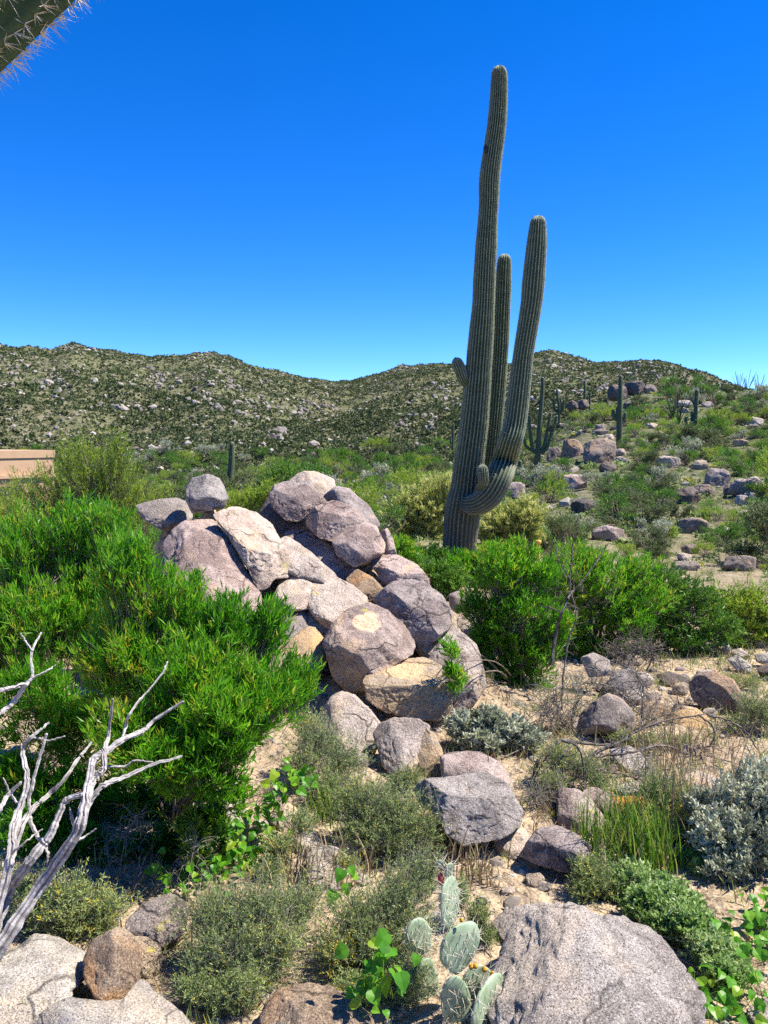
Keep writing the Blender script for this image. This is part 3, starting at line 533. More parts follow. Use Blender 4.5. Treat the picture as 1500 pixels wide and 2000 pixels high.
HILL_D = [q[0][1] for q in ROCKS[-len(HILL):]]
NEARL = [(910, 1575, 'the big angular grey boulder'), (1090, 1655, 'the low mauve boulder'), (1400, 1350, 'the rounded brown boulder'), (1187, 1395, 'the lichen covered boulder'), (1225, 1340, 'the grey faceted boulder'), (1225, 1490, 'the pale slab'), (1255, 1585, 'the overhanging slab'), (655, 1700, 'the bleached rock'), (300, 1800, 'the lichen spotted boulder'), (615, 1990, 'the coarse tan boulder'), (1150, 1880, 'the huge pale boulder'), (220, 1890, 'the orange stained rock'), (790, 1460, 'the pitted grey boulder'), (455, 1610, 'the upright grey rock'), (685, 1415, 'the pale rounded boulder'), (1340, 1400, 'the tan rock shelf')]
RORD = ['', 'second ', 'third ', 'fourth ', 'fifth ', 'sixth ', 'seventh ', 'eighth ', 'ninth ']
rg = np.random.default_rng(88); small = []
for (x0, y0, x1, y1, n) in [(1100, 1330, 1260, 1450, 12), (1180, 1440, 1400, 1580, 14), (540, 1590, 720, 1760, 10), (930, 1640, 1120, 1760, 7), (1250, 1300, 1480, 1420, 8), (620, 1360, 760, 1500, 6), (400, 1540, 560, 1680, 6), (250, 1840, 520, 1960, 7), (1130, 1270, 1330, 1330, 5), (860, 1180, 960, 1290, 5)]:
    for k in range(n): small.append((rg.uniform(x0, x1), rg.uniform(y0, y1), rg.uniform(7, 17) * (1.5 if k % 4 == 0 else 1), ['pale', 'tan', 'grey', 'mauve', 'white'][int(rg.integers(5))]))
byl = {}
for q in small:
    L = min(NEARL, key=lambda L: math.hypot(L[0] - q[0], L[1] - q[1])); dx, dy = q[0] - L[0], q[1] - L[1]; ph = ('above ' if dy < 0 else 'below ') if abs(dy) > abs(dx) else ('left of ' if dx < 0 else 'right of ')
    byl.setdefault((q[3], ph + L[2]), []).append((math.hypot(dx, dy), q))
for (mt, ph), v in byl.items():
    for i, (_, q) in enumerate(sorted(v)):
        rock('stone', RORD[i] + ('closest ' if i == 0 and len(v) > 1 else '') + 'small ' + {'mauve': 'mauve grey', 'white': 'bleached white'}.get(mt, mt) + ' stone ' + ph, blob(q[0] - q[2], q[1] - q[2] * .75, q[0] + q[2], q[1] + q[2] * .75, int(q[0])), None, mt, .8, .3, seed=int(q[0] * 7 + q[1]), sub=4, cat='stone', group='small stones on the clearing')

# the ground itself: one sheet, finer near the camera
def build_ground():
    r = np.concatenate([np.linspace(0.15, 1.5, 10, endpoint=False), np.geomspace(1.5, 14, 330, endpoint=False), np.geomspace(14, 130, 130, endpoint=False), np.geomspace(130, 520, 130, endpoint=False), np.geomspace(520, 5000, 14)])
    th = np.concatenate([np.linspace(-math.pi, -0.62, 40, endpoint=False), np.linspace(-0.62, 0.62, 430, endpoint=False), np.linspace(0.62, math.pi, 40, endpoint=False)])
    R, T = np.meshgrid(r, th, indexing='ij'); X, Y = R * np.sin(T), R * np.cos(T); Z = ground(X, Y)
    p = np.stack([X, Y, 0 * X], -1).reshape(-1, 3)
    near = (fbm(p * 2.3, 4) * 0.035 + fbm(p * 9, 3) * 0.012).reshape(Z.shape) * np.clip(1.4 - R / 20, 0, 1)
    Z = Z + near
    nr, nt = R.shape; i = np.arange(nr - 1)[:, None] * nt; j = np.arange(nt)[None]; j2 = (j + 1) % nt
    q = np.stack([i + j, i + j2, i + nt + j2, i + nt + j], -1).reshape(-1, 4)
    veg = np.clip((R - 9) / 22, 0, 1) ** 0.7 * 0.97
    mb = MB(); V = np.stack([X, Y, Z], -1).reshape(-1, 3)
    mb.add(V, q, veg.ravel()); c = MB()
    n0 = mb.n; mb.add(np.array([[0, 0, gz(0, 0.1)]]), np.array([[n0 - n0, 0, 0]])[:0].reshape(0, 3)) if False else None
    o = mb.build('ground', M['ground'], None, (0, 0, 0), True); tag(o, kind='structure')
build_ground()

# ------------------------------------------------------------------ plants
LAND = []                                    # landmarks for naming bushes: (px, py, phrase)
PRM = {  # twigs per lobe-weight, leaves per twig, leaf length, width, up pull, spread, leaf start along the twig, twig radius
 'hop':    dict(lv=19, L=.066, Wd=.0098, up=.55, sp=.52, st=.5, tr=.0022, mat='hop', stem='stem'),
 'hopd':   dict(lv=30, L=.055, Wd=.014, up=.5, sp=.8, st=.3, tr=.002, mat='hopd', stem='stem'),
 'lime':   dict(lv=34, L=.05, Wd=.009, up=.5, sp=.7, st=.25, tr=.002, mat='lime', stem='stem'),
 'wisp':   dict(lv=15, L=.019, Wd=.0042, up=.5, sp=.95, st=.15, tr=.0013, mat='wisp', stem='twig'),
 'silver': dict(lv=22, L=.034, Wd=.017, up=.5, sp=.8, st=.35, tr=.0015, mat='silver', stem='twig'),
 'ground': dict(lv=24, L=.022, Wd=.011, up=.6, sp=.9, st=.3, tr=.0012, mat='cover', stem='twig'),
 'straw':  dict(lv=44, L=.12, Wd=.026, up=.6, sp=.6, st=.2, tr=.004, mat='straw', stem='twig'),
 'olive':  dict(lv=30, L=.09, Wd=.03, up=.3, sp=.9, st=.2, tr=.005, mat='olive', stem='stem'),
}
def plant_parts(rg, base, lobes, kind, nt, flv=1.0, fL=1.0, main_r=0.012, droop=0.0, twigs=1.0):
    """stems and foliage filling lobes (cx,cy,cz,rx,ry,rz) from a base point"""
    k = PRM[kind]; lobes = np.asarray(lobes, float); wgt = (lobes[:, 3] * lobes[:, 5] + lobes[:, 4] * lobes[:, 5]); wgt /= wgt.sum()
    st, fo = MB(), MB(); base = np.asarray(base, float)
    for L in lobes:                          # main stems
        for j in range(3):
            tip = L[:3] + rg.normal(size=3) * L[3:6] * 0.2 - [0, 0, L[5] * .15]; mid = base * 0.45 + tip * 0.55 + [0, .12 * np.linalg.norm(tip - base), 0] + rg.normal(size=3) * 0.1 * np.linalg.norm(tip - base) * np.array([1, 1, .4]); mid[2] += 0.12 * abs(tip[2] - base[2])
            P = crom([base + rg.normal(size=3) * [.05, .05, .0] * max(1, main_r / .012), mid, tip], 9)
            tubes(st, P[None], np.linspace(main_r, main_r * 0.2, 9)[None], 5, 0.6)
    li = rg.choice(len(lobes), nt, p=wgt); Lb = lobes[li]
    u = nrm(rg.normal(size=(nt, 3))); u[:, 2] = np.abs(u[:, 2]) * np.where(rg.random(nt) < 0.72, 1, -1); rr = rg.random(nt) ** 0.38
    tip = Lb[:, :3] + u * rr[:, None] * Lb[:, 3:6] * (rg.uniform(.85, 1.2, (nt, 1)) if kind != 'wisp' else rg.uniform(.6, 1.55, (nt, 1)))
    start = Lb[:, :3] * 0.7 + base * 0.3; start = start + (tip - start) * 0.25 + rg.normal(size=(nt, 3)) * Lb[:, 3:6] * 0.25
    mid = (start + tip) / 2 + rg.normal(size=(nt, 3)) * 0.06 * np.linalg.norm(tip - start, axis=1, keepdims=True); mid[:, 2] -= 0.10 * np.linalg.norm(tip - start, axis=1) * (1 - 3 * droop)
    t = np.linspace(0, 1, 5)[None, :, None]
    P = (1 - t) ** 2 * start[:, None] + 2 * t * (1 - t) * mid[:, None] + t * t * tip[:, None]
    keep = rg.random(nt) < twigs
    keep |= kind == 'hop'; tubes(st, P[keep], np.linspace(k['tr'], k['tr'] * 0.4, 5)[None].repeat(keep.sum(), 0) * (main_r / .012) ** .3, 3, rg.uniform(.4, 1, keep.sum()))
    lobt = rg.normal(0, .10, len(lobes))[li]; bare = (rg.random(nt) < .08) | ((rr < .62) & (rg.random(nt) < .6) & (kind in ('hop', 'hopd', 'lime')))
    n = max(4, int(k['lv'] * flv)); tt = k['st'] + (1 - k['st']) * rg.random((nt, n)) ** 0.65; tt = tt[:, :, None]
    p = (1 - tt) ** 2 * start[:, None] + 2 * tt * (1 - tt) * mid[:, None] + tt * tt * tip[:, None]
    tan = nrm(2 * (1 - tt) * (mid - start)[:, None] + 2 * tt * (tip - mid)[:, None])
    d = nrm(tan * 0.8 + rg.normal(size=p.shape) * k['sp'] + np.array([0, 0, k['up']])); 
    p = p.reshape(-1, 3) + rg.normal(size=(nt * n, 3)) * k['L'] * 0.12; d = d.reshape(-1, 3)
    side = nrm(np.cross(d, rg.normal(size=d.shape) + np.array([0, 0, .4])))
    tw = np.repeat(rg.normal(0.54, 0.17, nt) + lobt, n); tint = np.clip(tw + rg.normal(0, 0.16, nt * n) + 0.12 * (tt.ravel() - .6), 0, 1)
    Ls = k['L'] * fL * rg.uniform(.6, 1.15, nt * n)
    sel = ~np.repeat(bare, n); p, d, side, Ls, tint = p[sel], d[sel], side[sel], Ls[sel], tint[sel]
    leaves(fo, p, d, side, Ls, Ls * k['Wd'] / k['L'] * rg.uniform(.75, 1.25, len(Ls)), tint)
    return st, fo
def bush(name, label, cat, px, d, lobes_px, kind, nt, seed, group=None, zb=None, **kw):
    """a plant of its own: its lobes read from the photo as (px, py, rx, ry[, dd]) at distance d"""
    rg = np.random.default_rng(seed); auto = d is None; own = 1.0 if kind == 'ground' else .45
    if auto: d = hit(px, max(q[1] + .85 * q[3] for q in lobes_px))[1] if kind != 'ground' else hit(px, np.mean([q[1] for q in lobes_px]) + 30)[1]
    x = (px - 750) / F * d * 1.0; b = np.array([x, d, gz(x, d) if zb is None else zb])
    lobes = []
    for q in lobes_px:
        dd = d + (q[4] if len(q) > 4 else rg.uniform(-.25, .25) * q[2] / F * d); dd = dd if not auto else (1 - own) * dd + own * hit(q[0], q[1] + .6 * q[3])[1]; c = W(q[0], q[1], dd); m = dd / F
        lobes.append([*c, q[2] * m, (q[2] + q[3]) / 2 * m * 0.85, q[3] * m])
    st, fo = plant_parts(rg, b, lobes, kind, nt, **kw)
    o = thing(name, label, cat, b, group)
    st.build('stem', M[PRM[kind]['stem']], o, b); fo.build('foliage', M[PRM[kind]['mat']], o, b)
    return o

G1 = 'leafy shrubs around the outcrop'
bush('leafy_shrub', 'big bright green leafy shrub spreading in front of the split domed boulders', 'shrub', 330, 4.15,
     [(250, 1110, 70, 85), (345, 1185, 75, 80), (445, 1225, 75, 75), (535, 1215, 38, 55), (588, 1330, 40, 60), (500, 1370, 95, 90, -.4), (385, 1340, 110, 110, -.3), (250, 1290, 110, 120), (270, 1450, 110, 90, -.4), (410, 1480, 90, 80, -.6), (440, 1400, 80, 70, -.6), (330, 1500, 80, 60, -.65), (330, 1560, 70, 60), (440, 1550, 60, 50, -.5), (230, 1570, 70, 60), (300, 1630, 80, 45), (190, 1640, 70, 50)],
     'hop', 3300, 1, G1, main_r=.008)
bush('leafy_shrub', 'tall bright green leafy shrub behind the bleached dead branches', 'shrub', 90, 4.9,
     [(40, 1080, 70, 90, .1), (150, 1050, 75, 85, .2), (215, 1035, 48, 60, .1), (60, 1220, 95, 100, -.15), (170, 1200, 85, 100, 0), (60, 1370, 95, 90, -.5), (150, 1430, 80, 75, -.6), (-60, 1250, 90, 120, -.2), (20, 1530, 70, 65, -.9), (120, 1550, 75, 55, -.95), (60, 1630, 75, 50, -1.15), (130, 1650, 60, 45, -1.15)],
     'hop', 2900, 2, G1, main_r=.008)
bush('leafy_shrub', 'bright green shrub leaning over the rough grey rock, beside dead stem', 'shrub', 1010, 6.4,
     [(985, 1110, 65, 50), (1010, 1190, 75, 70), (960, 1250, 50, 70), (1040, 1280, 60, 70), (975, 1340, 45, 60), (872, 1275, 18, 40, -1.15), (888, 1325, 22, 26, -1.15), (1050, 1360, 40, 40), (925, 1180, 35, 30), (1062, 1115, 40, 30), (938, 1290, 32, 40), (1085, 1225, 40, 45), (1020, 1075, 35, 25)],
     'hop', 1900, 3, G1, main_r=.008)
bush('leafy_shrub', 'rounded bright shrub behind the forked dead stem', 'shrub', 1160, 7.6,
     [(1120, 1120, 70, 65), (1190, 1150, 75, 70), (1150, 1220, 80, 70), (1230, 1220, 60, 70), (1130, 1280, 60, 50), (1080, 1165, 40, 40), (1255, 1115, 50, 35), (1090, 1265, 35, 40), (1160, 1085, 40, 25), (1280, 1170, 40, 40)], 'hop', 1700, 4, G1, fL=1.0)
bush('leafy_shrub', 'darker shrub over the deep shade beside the faceted grey boulder', 'shrub', 1290, 7.9,
     [(1290, 1150, 70, 60), (1350, 1180, 70, 60), (1270, 1230, 70, 60), (1340, 1255, 70, 45), (1410, 1235, 50, 45)], 'hopd', 800, 5, G1)
bush('leafy_shrub', 'yellow green shrub above the pale path edge stones', 'shrub', 1450, 8.3,
     [(1420, 1190, 60, 50), (1480, 1195, 60, 60), (1450, 1240, 70, 40), (1530, 1220, 60, 60)], 'lime', 620, 6, G1, fL=1.2)
bush('leafy_shrub', 'bright shrub at the foot of the big saguaro', 'shrub', 930, 11.5,
     [(905, 1110, 45, 35), (960, 1095, 45, 40), (940, 1150, 55, 40), (1000, 1090, 30, 35)], 'hop', 800, 7, G1, fL=1.25)
bush('leafy_shrub', 'dusky green shrub between the oval boulder and the saguaro', 'shrub', 850, 10.5,
     [(835, 1115, 40, 35), (880, 1140, 45, 40), (850, 1165, 40, 30)], 'hopd', 420, 8, G1, fL=1.1)
bush('leafy_shrub', 'small bright shrub behind the narrow wedged stone', 'shrub', 790, 12.0, [(785, 1070, 26, 24), (805, 1090, 25, 22)], 'hop', 260, 9, G1, fL=1.2)
bush('leafy_shrub', 'yellow tinted shrub beside the yellow post', 'shrub', 1105, 12.5, [(1090, 1110, 30, 30), (1120, 1090, 35, 30), (1075, 1130, 30, 25), (1048, 1118, 28, 24, -.8)], 'lime', 300, 10, G1, fL=1.5)
bush('fine_leaved_tree', 'feathery light green tree beside the stucco house', 'tree', 180, 9.5,
     [(60, 960, 70, 60), (150, 930, 80, 70), (230, 930, 70, 65), (110, 1000, 90, 60), (210, 1000, 80, 60), (300, 965, 50, 45), (230, 870, 35, 40), (150, 870, 40, 40)], 'lime', 950, 11, None, fL=1.0, main_r=.03)
bush('fine_leaved_tree', 'thin feathery tree tops at the picture edge below the house', 'tree', 10, 8.0,
     [(0, 1000, 80, 70), (40, 1040, 80, 60), (-60, 1000, 80, 80)], 'lime', 380, 12, None, fL=.9, main_r=.03)
bush('straw_shrub', 'tall straw green shrub behind the big saguaro trunk', 'shrub', 830, 19.5,
     [(800, 1010, 50, 60), (850, 990, 55, 65), (830, 1050, 60, 45), (880, 960, 35, 40), (775, 1050, 35, 40)], 'straw', 800, 13, None, main_r=.03, twigs=.2)
bush('straw_shrub', 'straw green shrub under the curved saguaro arm', 'shrub', 1000, 18.5,
     [(985, 1030, 50, 50), (1030, 1010, 45, 45), (1010, 1060, 55, 35), (950, 1050, 25, 40)], 'straw', 650, 14, None, main_r=.03, twigs=.2)
bush('straw_shrub', 'low bright green brush behind the perched boulder', 'shrub', 500, 17.0,
     [(480, 975, 45, 28), (530, 960, 40, 25), (440, 990, 40, 25)], 'lime', 420, 15, None, fL=1.6, main_r=.02)

bush('leafy_shrub', 'low dusky shrub in front of the straw green one at the saguaro', 'shrub', 810, 13.5, [(770, 1080, 30, 22), (810, 1090, 35, 25), (850, 1085, 35, 25), (885, 1100, 30, 20), (920, 1090, 28, 16)], 'hopd', 420, 16, G1, fL=1.3)
bush('leafy_shrub', 'dark filler shrub added for the shade beneath the big leafy shrubs', 'shrub', 250, 3.75, [(330, 1655, 70, 35), (230, 1680, 60, 25), (150, 1660, 60, 40), (400, 1620, 50, 45), (60, 1690, 60, 30)], 'hopd', 420, 17, G1, main_r=.006)  # added dark-leaved filler, standing in for the black shade under the canopy
bush('leafy_shrub', 'single leafy sprig by the upright grey rock', 'shrub', 375, 3.6, [(375, 1625, 22, 40), (385, 1660, 22, 25)], 'lime', 60, 18, G1, main_r=.004, fL=1.2)
G2 = 'wispy grey green shrubs on the clearing'
bush('wispy_shrub', 'grey wispy shrub below the outcrop, against the pale rounded boulder', 'shrub', 640, None,
     [(620, 1440, 60, 50), (670, 1480, 60, 50), (585, 1490, 50, 50), (640, 1530, 65, 45), (600, 1410, 40, 35)], 'wisp', 1250, 21, G2, main_r=.004)
bush('wispy_shrub', 'dense wispy shrub beside the big angular boulder', 'shrub', 770, None,
     [(730, 1570, 80, 55), (800, 1600, 65, 60), (760, 1640, 75, 50), (840, 1640, 45, 50), (680, 1560, 55, 45), (700, 1630, 60, 45)], 'wisp', 1800, 22, G2, main_r=.004)
bush('wispy_shrub', 'wide wispy shrub with tiny yellow flowers beside the lichen spotted boulder', 'shrub', 470, None,
     [(410, 1780, 75, 65), (500, 1770, 80, 70), (450, 1850, 95, 65), (550, 1840, 80, 60), (400, 1880, 55, 60), (590, 1760, 60, 55), (500, 1900, 80, 50)], 'wisp', 2400, 23, G2, main_r=.004, fL=.85)
bush('wispy_shrub', 'yellow flecked wispy shrub behind the prickly pear', 'shrub', 740, None,
     [(700, 1790, 75, 65), (780, 1750, 65, 75), (830, 1700, 45, 60), (750, 1850, 85, 65), (660, 1860, 65, 65), (800, 1820, 60, 60)], 'wisp', 2300, 24, G2, main_r=.004, fL=.85)
bush('wispy_shrub', 'dark wispy shrub between the coarse tan boulder and the prickly pear', 'shrub', 780, None,
     [(740, 1930, 60, 50), (800, 1920, 50, 60), (680, 1930, 50, 40)], 'wisp', 900, 223, G2, main_r=.004, fL=.8)
bush('wispy_shrub', 'wispy sprigs leaning over the coarse tan boulder, beside the yellow flowered one', 'shrub', 440, None,
     [(430, 1950, 60, 45), (480, 1930, 50, 50), (370, 1930, 40, 40)], 'wisp', 800, 224, G2, main_r=.004, fL=.8)
bush('wispy_shrub', 'low wispy clump behind the bleached rock', 'shrub', 560, None,
     [(545, 1650, 45, 30), (590, 1600, 30, 30), (520, 1700, 40, 30), (680, 1690, 35, 30)], 'wisp', 600, 225, G2, main_r=.003)
bush('wispy_shrub', 'small wispy clump at the sandy edge beside prickly pear', 'shrub', 930, None,
     [(935, 1790, 28, 40), (950, 1830, 25, 30), (900, 1740, 25, 35)], 'wisp', 380, 226, G2, main_r=.003, fL=.8)
bush('wispy_shrub', 'olive wispy clump above the groundcover, beside the bright grass', 'shrub', 1170, None,
     [(1150, 1700, 40, 35), (1180, 1730, 40, 35), (1140, 1740, 35, 30)], 'wisp', 520, 227, G2, main_r=.003)
bush('wispy_shrub', 'wispy clump in front of the arching dead branch by the pale slab', 'shrub', 1230, None,
     [(1220, 1440, 35, 20), (1270, 1445, 35, 20), (1330, 1450, 40, 20)], 'wisp', 400, 228, G2, main_r=.003)
bush('wispy_shrub', 'wispy clump by the small mauve wedge and overhanging slab', 'shrub', 1350, None,
     [(1330, 1610, 50, 35), (1380, 1640, 45, 35)], 'wisp', 500, 229, G2, main_r=.003)
bush('wispy_shrub', 'greyish wispy shrub in shade under the bleached branches', 'shrub', 150, None,
     [(130, 1750, 80, 55), (210, 1770, 60, 45), (80, 1780, 70, 60), (170, 1800, 70, 40), (40, 1740, 50, 50)], 'wisp', 1500, 25, G2, main_r=.005)
bush('wispy_shrub', 'wispy shrub under the arching dead branch', 'shrub', 1120, None,
     [(1090, 1480, 50, 45), (1150, 1500, 50, 40), (1080, 1530, 45, 35), (1180, 1530, 35, 30)], 'wisp', 700, 26, G2, main_r=.005)
bush('wispy_shrub', 'wispy shrub tangled with tall dry stems by the silver shrub', 'shrub', 1310, None,
     [(1280, 1540, 50, 50), (1330, 1570, 60, 60), (1290, 1620, 50, 40)], 'wisp', 800, 27, G2, main_r=.005)
bush('wispy_shrub', 'short wispy shrub beside the brown boulder', 'shrub', 1470, None, [(1470, 1380, 40, 50), (1500, 1400, 40, 50), (1440, 1410, 35, 25)], 'wisp', 560, 28, G2, main_r=.005)
bush('wispy_shrub', 'small wispy tuft at the foot of the tan upright stone', 'shrub', 800, None, [(800, 1520, 25, 30), (770, 1530, 25, 25)], 'wisp', 240, 29, G2, main_r=.004)
bush('wispy_shrub', 'grey wispy tuft under the path edge stones', 'shrub', 1440, None, [(1430, 1330, 30, 18), (1470, 1335, 30, 20)], 'wisp', 260, 30, G2, main_r=.004)
G3 = 'silver leaved shrubs'
bush('silver_shrub', 'silver leaved shrub at the foot of the tan loaf boulder', 'shrub', 960, None,
     [(900, 1420, 35, 35), (950, 1410, 40, 35), (1000, 1430, 45, 35), (940, 1455, 50, 30), (1040, 1450, 30, 30)], 'silver', 560, 31, G3, main_r=.006)
bush('silver_shrub', 'large silver grey shrub at the picture edge, uphill of the groundcover', 'shrub', 1440, None,
     [(1440, 1560, 60, 60), (1490, 1540, 60, 70), (1400, 1620, 60, 60), (1470, 1640, 70, 70), (1420, 1690, 60, 50), (1520, 1600, 60, 90), (1370, 1570, 40, 40)], 'silver', 1200, 32, G3, main_r=.007, fL=.8)
bush('groundcover_shrub', 'low green groundcover shrub spilling beside the huge pale boulder', 'shrub', 1280, None,
     [(1210, 1730, 50, 35), (1270, 1770, 60, 45), (1340, 1810, 60, 50), (1300, 1740, 50, 35), (1390, 1860, 50, 45), (1420, 1910, 50, 40), (1180, 1690, 40, 35), (1240, 1720, 60, 40), (1320, 1775, 60, 45), (1370, 1830, 55, 45), (1410, 1880, 55, 45), (1290, 1800, 50, 40)], 'ground', 3000, 33, None, main_r=.004)
bush('groundcover_shrub', 'bright small leafy sprig between the groundcover and silver shrub', 'shrub', 1350, None, [(1345, 1680, 30, 25), (1370, 1700, 25, 22)], 'ground', 170, 34, None, main_r=.004, fL=1.4)

# vines with heart shaped leaves
def vine(label, pts, n, seed, spread, size=0.045, d0=None):
    rg = np.random.default_rng(seed); fo, st = MB(), MB(); P = []
    for q in pts:
        h = hit(q[0], q[1] + 8) if d0 is None else W(q[0], q[1], d0); P.append(np.array(h) + [0, 0, 0.03])
    P = np.array(P); C = crom(P, 40) if len(P) > 1 else P.repeat(40, 0)
    tubes(st, C[None], np.full((1, 40), .0022), 4, 0.6)
    a = np.array([(0, 0), (-.18, .06), (-.42, -.08), (-.52, -.32), (-.38, -.62), (0, -1.05), (.38, -.62), (.52, -.32), (.42, -.08), (.18, .06)]); a[:, 1] += .0
    for i in range(n):
        c = C[rg.integers(40)] + rg.normal(size=3) * [spread, spread, spread * .45] + [0, 0, 0.05]
        g = gz(c[0], c[1]); c[2] = max(c[2], g + 0.03)
        nrmv = nrm(np.array([rg.normal(0, .5), -0.45 + rg.normal(0, .4), 1.0])); dn = nrm(np.cross(np.cross(nrmv, [rg.normal(), rg.normal() - .5, -.8]), nrmv)); sd = np.cross(dn, nrmv)
        s = size * rg.uniform(.55, 1.2)
        V = c + a[:, :1] * sd * s - a[:, 1:2] * dn * s + nrmv * (np.abs(a[:, :1]) * .35 * s) - nrmv * (a[:, 1:2] ** 2) * 0.2 * s
        V = np.vstack([V, c + dn * .45 * s]); k = len(a)
        f = np.array([[j, (j + 1) % k, k] for j in range(k)]); fo.add(V, f, np.clip(rg.normal(.5, .25), 0, 1))
        tubes(st, np.array([[c - [0, 0, .05] + rg.normal(size=3) * .02, c - nrmv * .01, c]]), np.full((1, 3), .0014), 3, 0.7)
    b = C[0]; o = thing('heart_leaf_vine', label, 'vine', b, 'heart leaved vines'); st.build('stem', M['grass'], o, b); fo.build('foliage', M['vine'], o, b)
vine('heart leaved vine running along the edge of the shrub shade', [(340, 1740), (400, 1700), (450, 1690), (500, 1660)], 130, 41, .10)
vine('heart leaved vine climbing the upright grey rock', [(480, 1640), (520, 1610), (560, 1560), (590, 1530)], 75, 42, .05, .045, 3.9)
vine('heart leaved vine beside the coarse tan boulder', [(700, 1985), (720, 1950), (750, 1920), (740, 1880)], 34, 43, .045, .05, 2.55)
vine('heart leaved vine in the bottom corner below the huge pale boulder', [(1340, 1995), (1380, 1980), (1430, 1975), (1460, 1990)], 70, 44, .05, .04)
vine('heart leaved vine at the picture edge under the silver shrub', [(1440, 1900), (1480, 1860), (1500, 1820), (1530, 1800)], 110, 45, .08, .04)
vine('two leaved vine sprout between the bleached rock and prickly pear', [(640, 1790), (660, 1765), (690, 1745)], 5, 46, .03, .055, 3.1)

# grass
def grass(label, px, py, n, seed, h, spread, mat, name='grass_tuft', cat='grass'):
    rg = np.random.default_rng(seed); c = hit(px, py); mb = MB()
    b = c + rg.normal(size=(n, 3)) * [spread, spread * .8, 0]; b[:, 2] = ground(b[:, 0], b[:, 1]); a = rg.uniform(0, 2 * math.pi, n); ln = h * rg.uniform(.4, 1.1, n); bend = rg.uniform(.1, .55, n)
    out = np.stack([np.cos(a), np.sin(a), 0 * a], 1); t = np.linspace(0, 1, 6)
    P = b[:, None] + out[:, None] * (bend * ln)[:, None, None] * (t ** 2)[None, :, None] + np.array([0, 0, 1.0]) * (ln[:, None] * (t - .25 * bend[:, None] * t ** 3))[:, :, None]
    sd = np.stack([-np.sin(a), np.cos(a), 0 * a], 1); wd = 0.0035 * (1 - t ** 2 * .95)
    V = np.stack([P - sd[:, None] * wd[None, :, None], P + sd[:, None] * wd[None, :, None]], 2).reshape(n, -1, 3)
    base = (np.arange(n) * 12)[:, None, None] + np.arange(5)[None, :, None] * 2
    q = (base + np.array([0, 1, 3, 2])).reshape(-1, 4); mb.add(V.reshape(-1, 3), q, np.repeat(rg.random(n), 12))
    o = mb.build(name, M[mat], None, c); tag(o, label, cat, 'grass tufts'); return o
grass('tall bright green grass tuft behind the groundcover', 1215, 1690, 320, 51, .42, .10, 'grass')
grass('second grass clump leaning beside the tall bright tuft', 1265, 1700, 130, 52, .30, .07, 'grass')
grass('dry straw tuft at the base of the bright grass', 1190, 1705, 160, 53, .22, .12, 'dry')
grass('dry grass tuft beside the big angular boulder', 870, 1660, 120, 54, .25, .08, 'dry')
grass('dry grass tuft next to the bleached rock', 620, 1720, 150, 55, .22, .12, 'dry')
grass('thin green grass tuft by the shaded rock under the wispy shrub', 630, 1600, 110, 56, .22, .07, 'grass')
grass('dry grass tuft on the sand behind the prickly pear', 930, 1720, 60, 57, .2, .08, 'dry')
grass('tall dry stems rising in front of the silver grey shrub', 1350, 1650, 60, 58, .75, .16, 'dry')
grass('dry stems beside the path under the arching branch', 1300, 1480, 90, 59, .35, .22, 'dry')

# dead wood traced as crooked tapering limbs, each limb a part
def limb(mb, pts, r0, r1, d0, d1, seed, sides=8, rel=1.0):
    rg = np.random.default_rng(seed); n = max(10, len(pts) * 6); dd = np.linspace(d0, d1, len(pts)) + rg.normal(0, .02, len(pts)) * rel
    P = np.array([W(q[0], q[1], k) for q, k in zip(pts, dd)]); C = crom(P, n); C = C + rg.normal(size=C.shape) * (d0 / F) * 0.7
    ra = np.linspace(r0, r1, n) * d0 / F * rg.uniform(.85, 1.15, n)
    T = nrm(np.gradient(C, axis=0)); a = nrm(np.cross(T, [0.2, 1, .1])); b = np.cross(T, a); ang = np.arange(sides) * 2 * math.pi / sides
    gro = rg.uniform(.85, 1.2, sides); fur = np.arange(sides) % 3 == 0; gro[fur] *= rg.uniform(.6, .8); strk = np.where(fur, .0, rg.uniform(.5, 1.1, sides))
    ring = C[:, None] + ra[:, None, None] * gro[None, :, None] * (np.cos(ang)[None, :, None] * a[:, None] + np.sin(ang)[None, :, None] * b[:, None])
    i = np.arange(n - 1)[:, None] * sides; j = np.arange(sides)[None]; j2 = (j + 1) % sides
    V = np.vstack([ring.reshape(-1, 3), C[-1] + T[-1] * ra[-1]]); q = np.stack([i + j, i + j2, i + sides + j2, i + sides + j], -1).reshape(-1, 4)
    tint = np.concatenate([np.clip(strk[None] * .9 + rg.normal(0, .16, (n, 1)) + rg.normal(0, .12, (n, sides)), 0, 1).ravel(), [.5]])
    mb.add(V, q, tint); k = len(V) - 1; e = (n - 1) * sides
    mb.f.append((np.stack([e + j[0], e + j2[0], np.full(sides, k)], -1) + mb.n - len(V), 0)); return C
